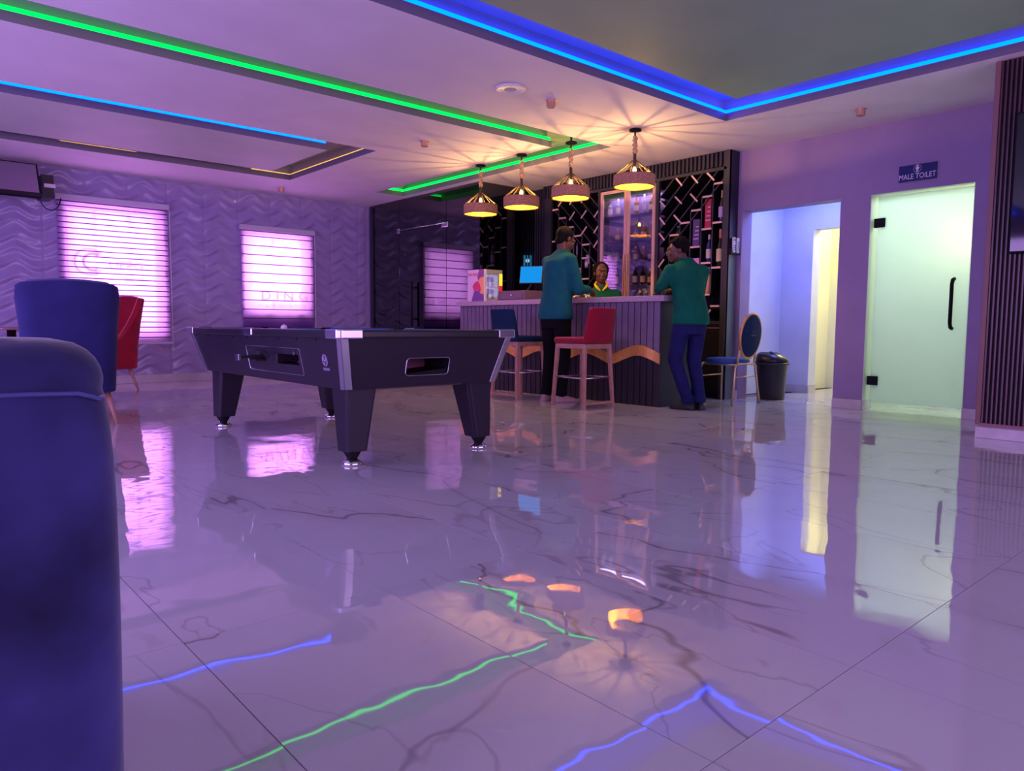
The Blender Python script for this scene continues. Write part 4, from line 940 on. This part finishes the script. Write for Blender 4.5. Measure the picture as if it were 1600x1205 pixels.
# bin
t = thing('swing_bin', 'black plastic bin with a blue swing flap beside the banquet chair', 'bin', (7.80, 4.345, 0))
B().lathe([(.145, 0), (.152, .01), (.178, .40), (.180, .405)], n=28).obj('bucket', M_bin, t, smooth=True)
B().lathe([(.196, .400), (.200, .405), (.200, .418), (.190, .424)], n=28).obj('rim', M_bin, t, smooth=True)
b = B(); b.loft([(0, 0, .420, .185, .185), (0, .0, .47, .178, .178), (.0, .03, .52, .12, .135), (0, .04, .545, .06, .09)], 28).obj('lid', M_bin, t, smooth=True)
b = B(); b.hexa([(-.13, -.10, .455), (.13, -.10, .455), (.10, .03, .545), (-.10, .03, .545)], [(-.13, -.115, .468), (.13, -.115, .468), (.10, .015, .556), (-.10, .015, .556)]); b.obj('flap', M_binb, t, bevel=0.004)
t.rotation_euler = (0, 0, 0.6)

# ------------------------------------------------------------------ pendant lamps
M_cage = mat('dark_brass_wire', (0.10, 0.065, 0.03), 0.4, metal=0.5)
def pendant(x, y, ztop, zring, label, R=0.205):
    """ztop: ceiling, zring: bottom of the shade"""
    t = thing('pendant_lamp', label, 'lamp', (x, y, ztop), 0, None)
    B().lathe([(.060, -.004), (.062, -.008), (.062, -.020), (.03, -.026), (.012, -.028)], n=20).obj('canopy', M_blackm, t, smooth=True)
    z0 = zring-ztop; za = z0+.285         # apex of the cage
    B().cyl((0, 0, -.02), (0, 0, -.07), .010, n=8).obj('stem', M_black, t)
    b = B(); L_ = (za+.05)-(-.07)
    for ph in (0, PI*2/3, PI*4/3):
        P = []
        for i in range(33):
            f = i/32; a = ph+f*9; k = .012+.010*abs(math.sin(f*PI*3.0))
            P.append((k*math.cos(a), k*math.sin(a), -.07+L_*f))
        b.tube(P, .008, 6)
    for f in (.22, .52, .80): b.ell((0, 0, -.07+L_*f), (.024, .022, .026), n=10, m=7)
    b.obj('rope', M_rope, t, smooth=True)
    B().lathe([(.014, za+.055), (.017, za+.05), (.017, za-.01), (.030, za-.02), (.030, za-.026)], n=14).obj('cap', M_black, t, smooth=True)
    b = B()
    for i in range(12):
        a = i*PI/6; ca, sa = math.cos(a), math.sin(a)
        b.tube([(.022*ca, .022*sa, za-.02), (.035*ca, .035*sa, za-.025), (R*ca, R*sa, z0+.118), (R*ca, R*sa, z0+.004)], .0042, 5)
    b.tube([((R)*math.cos(a), (R)*math.sin(a), z0+.118) for a in [i*PI/16 for i in range(32)]], .003, 5, closed=True)
    b.tube([((R)*math.cos(a), (R)*math.sin(a), z0+.004) for a in [i*PI/16 for i in range(32)]], .003, 5, closed=True)
    b.obj('wire_cage', M_cage, t, smooth=True)
    b = B(); n = 40
    pr = [(R+.001, z0+.006), (R+.005, z0+.012), (R+.005, z0+.112), (R+.001, z0+.118), (R-.006, z0+.114), (R-.006, z0+.010)]
    b.skin([[b.bm.verts.new((r_*math.cos(2*PI*i/n), r_*math.sin(2*PI*i/n), z)) for i in range(n)] for r_, z in pr], closed=True)
    b.obj('woven_shade', M_rattan, t)
    B().lathe([(R-.0075, z0+.012), (R-.0075, z0+.112)], n=n)
    b = B(); b.skin([[b.bm.verts.new(((R-.0085)*math.cos(2*PI*i/n), (R-.0085)*math.sin(2*PI*i/n), z)) for i in range(n)] for z in (z0+.010, z0+.114)], cap=False)
    b.obj('shade_lining', mat('lining_%d' % len(MATS), (0.95, 0.52, 0.03), 0.7), t)
    B().lathe([(.016, za-.02), (.018, za-.03), (.018, za-.075), (.012, za-.08)], n=12).obj('socket', M_black, t, smooth=True)
    B().lathe([(.004, za-.075), (.010, za-.085), (.019, za-.105), (.020, za-.125), (.013, za-.15), (.003, za-.16)], n=12).obj('bulb', M_bulb, t, smooth=True)
    l = point('pendant_light', (x, y, ztop+za-.180), (1.0, 0.55, 0.19), 21, 0.008)
    return t
bpy.context.view_layer.update()
pendant(5.76, 7.19, ZC, 2.205, 'woven rope pendant lamp farthest left, next to the dark glass wall')
pendant(5.76, 6.43, ZC, 2.20, 'woven rope pendant lamp second from the left, before the dark glass')
t3 = pendant(5.80, 5.67, ZC+.01, 2.215, 'woven rope pendant lamp above the standing man in blue green')
B().cyl((0, 0, -.01), (0, 0, ZR-ZC-.01), .012, n=8).obj('riser', M_black, t3)
pendant(5.88, 4.85, ZC, 2.235, 'woven rope pendant lamp nearest and rightmost, before the glazed cabinet')
# surface downlights
M_rg = mat('rose_gold', (0.72, 0.38, 0.26), 0.3, metal=0.8)
for x, y, lb in ((4.60, 4.75, 'small rose gold ceiling spotlight right of the round speaker grille'), (6.85, 3.03, 'small rose gold ceiling spotlight in front of the toilet wall'), (4.58, 6.69, 'small rose gold ceiling spotlight between the blue and green troughs'), (4.57, 10.35, 'small rose gold ceiling spotlight close to the window wall')):
    t = thing('ceiling_spotlight', lb, 'spotlight', (x, y, ZC), 0)
    B().lathe([(.030, -.001), (.040, -.003), (.040, -.060), (.034, -.062), (.034, -.056)], n=18).obj('housing', M_rg, t, smooth=False)
    B().lathe([(.050, -.0005), (.050, -.006), (.042, -.007)], n=18).obj('base_ring', M_chrome2, t)
    B().lathe([(.001, -.057), (.033, -.058)], n=18).obj('lens', M_trough, t)
t = thing('ceiling_speaker', 'round white ceiling speaker with a flat grille', 'speaker', (4.12, 4.75, ZC))
B().lathe([(.128, -.0005), (.130, -.008), (.118, -.014), (.108, -.010)], n=36).obj('rim', M_plastic, t, smooth=True)
B().lathe([(.001, -.011), (.107, -.009)], n=36).obj('grille', mat('speaker_grille', (0.5, 0.48, 0.5), 0.7, bump=0.4, bscale=300), t)
for x, y, lb in ((5.735, 3.70, 'tiny green indicator lamp at the corner of the big grey ceiling tray'),):
    t = thing('indicator_lamp', lb, 'indicator', (5.85, 3.72, ZR)); W(B().ell((5.92, 3.80, ZR-.02), .012), 'lens', M_spark, t)
    W(B().lathe([(.02, -.001), (.02, -.015), (.012, -.018)], (5.92, 3.80, ZR), 12), 'base', M_plastic, t)

# ------------------------------------------------------------------ television at top left
tv = thing('ceiling_television', 'glossy black flat screen tilted down at the top left corner', 'television', (1.0, 10.6, 2.5))
Rt = Matrix.Translation((0.85, 10.55, 2.55)) @ Matrix.Rotation(math.radians(-28), 4, 'X')
W(B().box(-.75, .75, 0, .05, -.24, .24, Rt), 'tv_case', M_blackm, tv, bevel=0.008)
W(B().box(-.73, .73, -.003, 0, -.195, .22, Rt), 'tv_screen', mat('grey_gloss_screen', (0.42, 0.34, 0.46), 0.14, metal=0.75), tv)
W(B().box(-.75, .76, -.015, 0, -.245, -.195, Rt), 'lower_bezel', M_black, tv, bevel=0.004)
W(B().box(-.1, .35, .04, .10, .05, .15, Rt).box(.0, .06, .06, .50, .08, .12, Rt), 'bracket', M_blackm, tv)
mb = thing('power_box', 'dark box with a white label and a looping cable beside the corner television', 'box', (1.69, 10.75, 2.35))
W(B().box(1.63, 1.76, 10.62, 10.965, 2.36, 2.64), 'housing', M_black, mb, bevel=0.005)
W(B().box(1.655, 1.775, 10.612, 10.619, 2.485, 2.53), 'label', mat('white_sticker', (0.75, 0.7, 0.75), 0.5), mb)
P = [(1.60+.0+0.11*(1-math.cos(a))+.0, 10.60, 2.37-0.16*math.sin(a)) for a in [PI*i/14 for i in range(15)]]
W(B().tube(P, .006, 6), 'cable', M_blackm, mb, smooth=True)

# ------------------------------------------------------------------ upholstered chairs
def wing_chair(label, loc, rz, m, mp):
    """local: faces +Y; back at -Y; width 0.72, height 1.17"""
    t = thing('wing_chair', label, 'armchair', loc, rz)
    def prof(s):                                   # plan curve of the shell, s from -1 (left arm) to 1 (right arm)
        a = abs(s); sg = 1 if s >= 0 else -1
        if a < .42: return (sg*a/.42*.26, -.33+.02*(a/.42)**2)
        if a < .62: q = (a-.42)/.20*PI/2; return (sg*(.26+.09*math.sin(q)), -.31+.09*(1-math.cos(q)))
        q = (a-.62)/.38; return (sg*(.35-.01*q), -.22+.50*q)
    def topz(s):
        a = abs(s)
        if a < .52: return 1.165-.02*(a/.52)**2
        if a < .78: q = (a-.52)/.26; return 1.145-.50*(3*q*q-2*q**3)*1.0
        return .645-.05*(a-.78)/.22
    b = B(); n, k = 44, 12; G = []
    for i in range(n+1):
        s = -1+2*i/n; x, y = prof(s); col = []; T = topz(s)
        for j in range(k+1):
            f = j/k; z = .27+(T-.27)*f
            wd = .84+.10*min(1, (z-.27)/.45)+.14*max(0, (z-.75)/.4)**1.3
            col.append(b.bm.verts.new((x*wd*.80, y*(.92+.08*f)-.07*max(0, (z-.55)/.6)*(1 if y < -.1 else .3), z)))
        G.append(col)
    for i in range(n):
        for j in range(k): b.bm.faces.new((G[i][j], G[i+1][j], G[i+1][j+1], G[i][j+1]))
    tops = [c[-1].co.copy() for c in G]; tops = [G[0][j].co.copy() for j in range(0, k)] + tops + [G[-1][j].co.copy() for j in range(k-1, -1, -1)]
    o = b.obj('shell', m, t, smooth=True)
    so = o.modifiers.new('s', 'SOLIDIFY'); so.thickness = 0.075; so.offset = 1
    bb = o.modifiers.new('b', 'BEVEL'); bb.width = 0.025; bb.segments = 3; bb.limit_method = 'ANGLE'; bb.angle_limit = 0.9
    B().tube(tops, .007, 6).obj('piping', mp, t, smooth=True)
    B().box(-.29, .29, -.27, .27, .27, .36).obj('seat_base', m, t, bevel=0.03, seg=3, smooth=True)
    B().box(-.25, .25, -.22, .30, .36, .49).obj('seat_cushion', m, t, bevel=0.05, seg=4, smooth=True)
    b = B()
    for bx, bz in ((-.12, .72), (.12, .72), (0, .88)): b.ell((bx, -.255, bz), (.014, .008, .014), n=8, m=5)
    b.obj('buttons', mp, t, smooth=True)
    B().tube([(0, -.43, 1.14), (0, -.415, .85), (0, -.37, .6), (0, -.345, .36)], .003, 5).obj('back_seam', mp, t)
    for x, y in ((-.24, -.22), (.24, -.22), (-.24, .22), (.24, .22)):
        B().cyl((x, y, .28), (x*1.28, y*1.28, 0), .024, .013, 12).obj('leg', M_wood, t, smooth=True)
    return t
blue = wing_chair('dark blue velvet wing chair seen from behind, taller than the foreground chair', (1.22, 6.95, 0), math.radians(-10), M_blued, M_bluep)
red = wing_chair('red velvet wing chair with pink piping before the tall window', (2.05, 10.0, 0), math.radians(120), M_redv, M_redp)

# foreground blue armchair, its back to the camera
AA = math.radians(-8)
t = thing('tub_armchair', 'large blue velvet armchair filling the left foreground', 'armchair', (0.238-math.cos(AA)*.44-math.sin(AA)*.40, 1.088-math.sin(AA)*.44+math.cos(AA)*.40, 0), AA)
# local: x right, y away from the camera; back at y=-.40
def slab(pts, y0, y1, nm, r=.05, sub=0):
    b = B(); b.prism([(x, y0, z) for x, z in pts], (0, y1-y0, 0)); return b.obj(nm, M_blue, t, bevel=r, seg=5, smooth=True)
b = B(); R = []
n = 28
for j, (z, gy, gx) in enumerate(((.10, 0, 0), (.12, .0, .0), (.35, -.004, .004), (.60, -.006, .006), (.70, -.004, .0), (.735, .004, -.006), (.742, .006, -.008), (.755, -.006, -.004), (.785, -.006, -.012), (.805, .02, -.035), (.815, .06, -.085))):
    hw, y0, y1 = .44+gx, -.40+gy, -.22-gy; r = .055; ring = []
    def zz(x):
        return z if z < .65 else z - (.02 if z > .65 else 0)*max(0, abs(x-.25)-.12)/.5*(z-.65)/.15*1.0 - .0
    hz = (y1-y0)/2; r = min(.06, hz*.9)
    for cx, cy, a0 in ((hw-r, y1-r, 0), (-hw+r, y1-r, PI/2), (-hw+r, y0+r, PI), (hw-r, y0+r, 1.5*PI)):
        for i in range(7):
            a = a0+PI/2*i/6; x = cx+r*math.cos(a); y = cy+r*math.sin(a)
            ring.append(b.bm.verts.new((x, y, zz(x))))
    R.append(ring)
b.skin(R); b.obj('back', M_blue, t, smooth=True, subsurf=1)
pz = [(x, -.398, .738-.02*max(0, abs(x-.25)-.12)/.5) for x in [-.40+.05*i for i in range(17)]]+[(.425, -.385, .728), (.432, -.34, .728), (.432, -.28, .728)]
B().tube(pz, .003, 6).obj('piping', M_bluep, t, smooth=True)
for s_ in (-1, 1):
    b = B(); x0 = s_*.41
    b.prism([(x0, -.25, .12), (x0, .38, .12), (x0, .40, .52), (x0, .30, .60), (x0, -.25, .66)], (-s_*.13, 0, 0)); b.obj('arm', M_blue, t, bevel=0.045, seg=4, smooth=True)
B().box(-.30, .30, -.24, .36, .12, .30).obj('seat_base', M_blue, t, bevel=0.03, seg=3, smooth=True)
B().box(-.275, .275, -.22, .38, .30, .46).obj('seat_cushion', M_blue, t, bevel=0.055, seg=4, smooth=True)
for x in (-.36, .36):
    for y in (-.33, .30): B().cyl((x, y, .13), (x*1.05, y*1.05, 0), .024, .016, 12).obj('leg', M_wood, t, smooth=True)

# side table at the left edge
t = thing('side_table', 'round side table with a dark stem at the left edge', 'table', (1.03, 8.75, 0))
B().lathe([(.30, .755), (.315, .76), (.315, .778), (.30, .782)], n=40).obj('table_top', mat('table_wood', (0.30, 0.15, 0.14), 0.2), t, smooth=False)
B().cyl((0, 0, .02), (0, 0, .755), .04, n=16).obj('stem', M_black, t, smooth=True)
B().lathe([(.22, 0), (.22, .012), (.05, .025)], n=32).obj('base', M_black, t, smooth=True)

# ------------------------------------------------------------------ people
def head(b, c, R, s=1.0):
    """head blobs; c centre, R 3x3 rotation (local +y = face), s scale"""
    def e(p, r, rx=0): b.ell(Vector(c)+R@(Vector(p)*s), tuple(q*s for q in r), R @ Matrix.Rotation(rx, 3, 'X'), 16, 11)
    e((0, -.018, .028), (.074, .094, .088)); e((0, .025, -.03), (.060, .066, .085)); e((0, .052, -.085), (.034, .034, .028))
    e((0, .098, -.020), (.013, .017, .026), -.3); e((0, .104, -.036), (.019, .013, .011)); e((0, .085, .030), (.052, .018, .016))
    e((.037, .070, -.022), (.022, .022, .020)); e((-.037, .070, -.022), (.022, .022, .020))
    e((0, .088, -.058), (.024, .013, .008)); e((0, .086, -.070), (.021, .013, .009))
    for sx_ in (-1, 1): e((sx_*.077, -.012, -.008), (.008, .018, .030))
def person(name, label, loc, rz, H_, J, head_c, head_R, shirt_m, trou_m, hair, sleeve=True, shirt_low=.80, seated=False, shoes=M_shoe, hair_m=M_hair):
    """J: joints in local metres (local +Y is the facing direction)"""
    t = thing(name, label, 'person', loc, rz); k = H_/1.80
    b = B()
    sh, el, wr, hp, kn, an = J['sh'], J['el'], J['wr'], J['hip'], J['kn'], J['an']
    cx, cy = J['chest'][0], J['chest'][1]; px_, py_ = J['pelvis'][0], J['pelvis'][1]; zch, zpe = J['chest'][2], J['pelvis'][2]
    nk = Vector(J['neck']); hc = Vector(head_c)
    head(b, hc, head_R, k)
    b.cap(nk-Vector((0, 0, .05)), hc+head_R@Vector((0, -.03, -.05)), .060*k, .054*k)
    tors = [(px_, py_, zpe-.08, .15*k, .11*k), (px_, py_, zpe+.04, .155*k, .115*k), ((px_+cx)/2, (py_+cy)/2, (zpe+zch)/2, .135*k, .10*k), (cx, cy, zch, .165*k, .115*k), (cx, cy, zch+.09, .16*k, .10*k), (nk.x, nk.y, zch+.17, .08*k, .07*k)]
    b.loft(tors)
    for i in (0, 1):
        b.cap(sh[i], el[i], .050*k, .040*k); b.cap(el[i], wr[i], .040*k, .027*k)
        # hand
        h_ = J.get('hand', [None, None])[i]; d = (Vector(wr[i])-Vector(el[i])).normalized()
        hd = Vector(h_) if h_ else d
        side = hd.cross(Vector((0, 0, 1)))
        if side.length < .1: side = Vector((1, 0, 0))
        side.normalize(); up = side.cross(hd).normalized(); w0 = Vector(wr[i])
        M3 = Matrix((side, hd, up)).transposed()
        b.ell(w0+hd*.05, (.038*k, .055*k, .017*k), M3)
        for q, (off, ln) in enumerate(((-.030, .062), (-.010, .072), (.010, .068), (.030, .052))):
            p0 = w0+hd*.085+side*off; p1 = p0+hd*ln*.5-up*.010; p2 = p1+hd*ln*.35-up*.030
            b.cap(p0, p1, .0095, .009); b.cap(p1, p2, .009, .0075)
        sg = 1 if i == 0 else -1
        p0 = w0+hd*.035+side*sg*.030; p1 = p0+hd*.030+side*sg*.025-up*.012; b.cap(p0, p1, .012, .010); b.cap(p1, p1+hd*.03-up*.012, .010, .008)
        if kn:
            b.cap(hp[i], kn[i], .078*k, .055*k); b.cap(kn[i], an[i], .055*k, .036*k)
    remesh(b, 'body', M_skin, t, 0.0075, 3)
    # hair
    b = B()
    if hair == 'short':
        b.ell(hc+head_R@(Vector((0, -.036, .032))*k), (.084*k, .096*k, .094*k), head_R, 18, 12); b.ell(hc+head_R@(Vector((0, -.060, -.035))*k), (.064*k, .052*k, .060*k), head_R, 16, 10)
    elif hair == 'curly':
        b.ell(hc+head_R@(Vector((0, -.040, .050))*k), (.090*k, .102*k, .096*k), head_R, 18, 12)
        rnd = random.Random(2)
        for _ in range(60):
            th, ph = rnd.uniform(0, 2*PI), rnd.uniform(.1, 1.35); v = Vector((math.sin(ph)*math.cos(th)*.088, math.sin(ph)*math.sin(th)*.098-.03, math.cos(ph)*.078+.064))
            b.ell(hc+head_R@(v*k), .014, n=6, m=5)
    else:
        b.ell(hc+head_R@(Vector((0, -.040, .040))*k), (.096*k, .094*k, .092*k), head_R, 18, 12); b.ell(hc+head_R@(Vector((0, -.060, -.03))*k), (.088*k, .060*k, .080*k), head_R, 18, 12)
        rnd = random.Random(4)
        for _ in range(50):
            th, ph = rnd.uniform(PI*.95, PI*2.05), rnd.uniform(.1, 1.9); v = Vector((math.sin(ph)*math.cos(th)*.086, math.sin(ph)*math.sin(th)*.09-.04, math.cos(ph)*.084+.036))
            b.ell(hc+head_R@(v*k), .015, n=6, m=5)
    remesh(b, 'hair', hair_m, t, 0.006, 1)
    for sx_ in (-1, 1):
        p = hc+head_R@(Vector((sx_*.030, .083, .006))*k)
        e = B().ell(p, (.0115*k, .007*k, .0060*k), head_R, 12, 8).obj('eye', M_eye, t, smooth=True)
        B().ell(p+head_R@(Vector((0, .0065, 0))*k), (.0058*k, .003*k, .0058*k), head_R, 10, 6).obj('iris', M_black, e, smooth=True)
    B().ell(hc+head_R@(Vector((0, .0995, -.0635))*k), (.021*k, .006*k, .0085*k), head_R, 12, 6).obj('lips', M_lip, t, smooth=True)
    # shirt
    b = B(); g = .018
    lo = zpe-.08 if not seated else zpe-.03
    lo = J.get('hem', lo)
    b.loft([(px_, py_, lo, .19*k+g, .135*k+g), (px_, py_, lo+.06, .19*k+g, .135*k+g), (px_, py_, zpe+.06, .172*k+g, .125*k+g), ((px_+cx)/2, (py_+cy)/2, (zpe+zch)/2+.02, .158*k+g, .115*k+g), (cx, cy, zch, .180*k+g, .125*k+g), (cx, cy, zch+.07, .178*k+g, .115*k+g), (nk.x*.6+cx*.4, nk.y*.6+cy*.4, zch+.13, .13*k+g, .09*k+g), (nk.x, nk.y, zch+.185, .062*k+g, .060*k+g), (nk.x, nk.y, zch+.20, .058*k+g, .058*k+g)], 28)
    for i in (0, 1):
        b.cap(sh[i], el[i], .050*k+g, .044*k+g); 
        if sleeve: b.cap(el[i], Vector(wr[i])-(Vector(wr[i])-Vector(el[i])).normalized()*.02, .044*k+g, .027*k+g*.7)
        b.cap(Vector((cx, cy, zch+.05)), sh[i], .085*k, .055*k+g)
    remesh(b, 'shirt', shirt_m, t, 0.011, 10)
    if trou_m:
        b = B()
        b.loft([(px_, py_, zpe-.18, .165*k, .12*k), (px_, py_, zpe-.05, .178*k, .128*k), (px_, py_, zpe+.06, .170*k, .122*k)])
        for i in (0, 1):
            b.cap(hp[i], kn[i], .098*k, .076*k); b.cap(kn[i], Vector(an[i])+Vector((0, 0, .02)), .076*k, .060*k)
            b.cyl(Vector(an[i])+Vector((0, 0, .05)), Vector(an[i])+Vector((0, 0, -.02)), .064*k, .066*k)
        remesh(b, 'trousers', trou_m, t, 0.011, 3)
        for i in (0, 1):
            a = Vector(an[i]); ft = J['toe'][i]; d = Vector((math.sin(ft), math.cos(ft), 0)); M3 = Matrix((Vector((d.y, -d.x, 0)), d, Vector((0, 0, 1)))).transposed()
            b = B(); z0 = 0
            for yy, hw, h_ in ((-.075, .028, .045), (-.06, .038, .065), (0, .042, .085), (.06, .046, .070), (.12, .050, .050), (.165, .044, .042), (.185, .030, .032)): pass
            rings = []
            for yy, hw, h_ in ((-.085, .026, .050), (-.06, .038, .075), (0, .042, .095), (.06, .046, .070), (.12, .050, .052), (.165, .042, .044), (.188, .022, .030)):
                c0 = Vector((a.x, a.y, 0))+d*yy; sd = Vector((d.y, -d.x, 0))
                rings.append([b.bm.verts.new(c0+sd*(hw*cs)+Vector((0, 0, zz_*h_+.001))) for cs, zz_ in ((-1, 0), (-1.05, .35), (-.85, .75), (-.4, 1), (.4, 1), (.85, .75), (1.05, .35), (1, 0))])
            b.skin(rings); b.obj('shoe', shoes, t, smooth=True, bevel=0.003)
    return t
def Rz(a): return Matrix.Rotation(a, 3, 'Z')
def Rx(a): return Matrix.Rotation(a, 3, 'X')
# man in blue green, facing the counter (+X): local +Y -> world +X, rz = -90
k = 1.92/1.80
J = dict(pelvis=(0, 0, .98), chest=(0, .06, 1.46), neck=(0, .095, 1.650), sh=[(-.170, .05, 1.530), (.170, .05, 1.530)],
         el=[(-.24, .12, 1.22), (.25, .10, 1.22)], wr=[(-.08, .36, 1.20), (.16, .36, 1.235)], hand=[(.4, .9, -.1), (-.35, .9, -.25)],
         hip=[(-.10, 0, .96), (.10, 0, .96)], kn=[(-.10, .03, .53), (.11, .02, .53)], an=[(-.10, -.02, .09), (.12, -.02, .09)], toe=[-.1, .25], hem=.90)
m1 = person('person', 'standing man in blue green long sleeve shirt and black trousers bent over the counter', (5.62, 5.70, 0), math.radians(-90), 1.92, J, (-.0, .145, 1.775), Rz(-.15)@Rx(-.50), M_teal, M_blackc, 'short', shoes=M_sole)
# man in green leaning on the end of the counter, head turned left
J = dict(pelvis=(0, 0, .93), chest=(-.03, .05, 1.32), neck=(-.03, .08, 1.50), sh=[(-.205, .07, 1.385), (.145, .03, 1.385)],
         el=[(-.285, .10, 1.235), (.165, .13, 1.13)], wr=[(-.20, .33, 1.20), (.02, .30, 1.215)], hand=[(.6, .8, 0), (-.7, .6, 0)],
         hip=[(-.09, 0, .90), (.09, 0, .90)], kn=[(-.14, .05, .50), (.07, .03, .50)], an=[(-.055, -.06, .09), (.085, -.07, .09)], toe=[-.5, .2])
m2 = person('person', 'man in green long sleeve shirt and navy trousers leaning on the counter end', (6.17, 4.33, 0), math.radians(-22), 1.74, J, (-.105, .115, 1.590), Rz(1.25)@Rx(-.12), M_greenS, M_jeans, 'curly')
# woman seated behind the counter, facing the camera
J = dict(pelvis=(0, 0, .88), chest=(0, .03, 1.19), neck=(0, .03, 1.37), sh=[(-.185, .02, 1.275), (.185, .02, 1.275)],
         el=[(-.29, .10, 1.06), (.29, .10, 1.06)], wr=[(-.16, .20, 1.02), (.16, .20, 1.02)], hip=[(-.09, .02, .84), (.09, .02, .84)], kn=[(-.10, .22, .72), (.10, .22, .72)], an=[(-.10, .20, .34), (.10, .20, .34)], toe=[0, 0])
wloc = (6.92, 6.215, -0.055)
m3 = person('person', 'woman in green polo shirt with yellow collar seated behind the counter', wloc, math.radians(131.5+4), 1.98, J, (0, .055, 1.548), Rz(.12)@Rx(-.03), M_greenW, None, 'braids', seated=True)
b = B(); CZ = .115
for q_ in ([(-.060, .06, 1.325+CZ), (-.080, .095, 1.285+CZ), (-.055, .135, 1.25+CZ), (-.012, .165, 1.205+CZ)], [(.060, .06, 1.325+CZ), (.080, .095, 1.285+CZ), (.055, .135, 1.25+CZ), (.012, .165, 1.205+CZ)], [(.06, .055, 1.325+CZ), (0, -.03, 1.34+CZ), (-.06, .055, 1.325+CZ)]): b.tube(q_, [.010, .016, .018, .008] if len(q_) == 4 else .010, 8)
remesh(b, 'collar', M_yellow, m3, 0.005, 2)
bst = thing('bar_chair', 'high black stool under the seated woman behind the counter', 'stool', (wloc[0], wloc[1], 0), math.radians(135))
B().lathe([(.17, .60), (.18, .61), (.18, .64), (.16, .645)], n=24).obj('seat', M_navy, bst, smooth=True)
B().cyl((0, 0, .02), (0, 0, .60), .03).obj('stem', M_chrome, bst, smooth=True)
B().lathe([(.19, 0), (.19, .012), (.04, .03)], n=24).obj('base', M_chrome, bst, smooth=True)
for o in list(bpy.data.objects):
    if o.type == 'LIGHT': pass
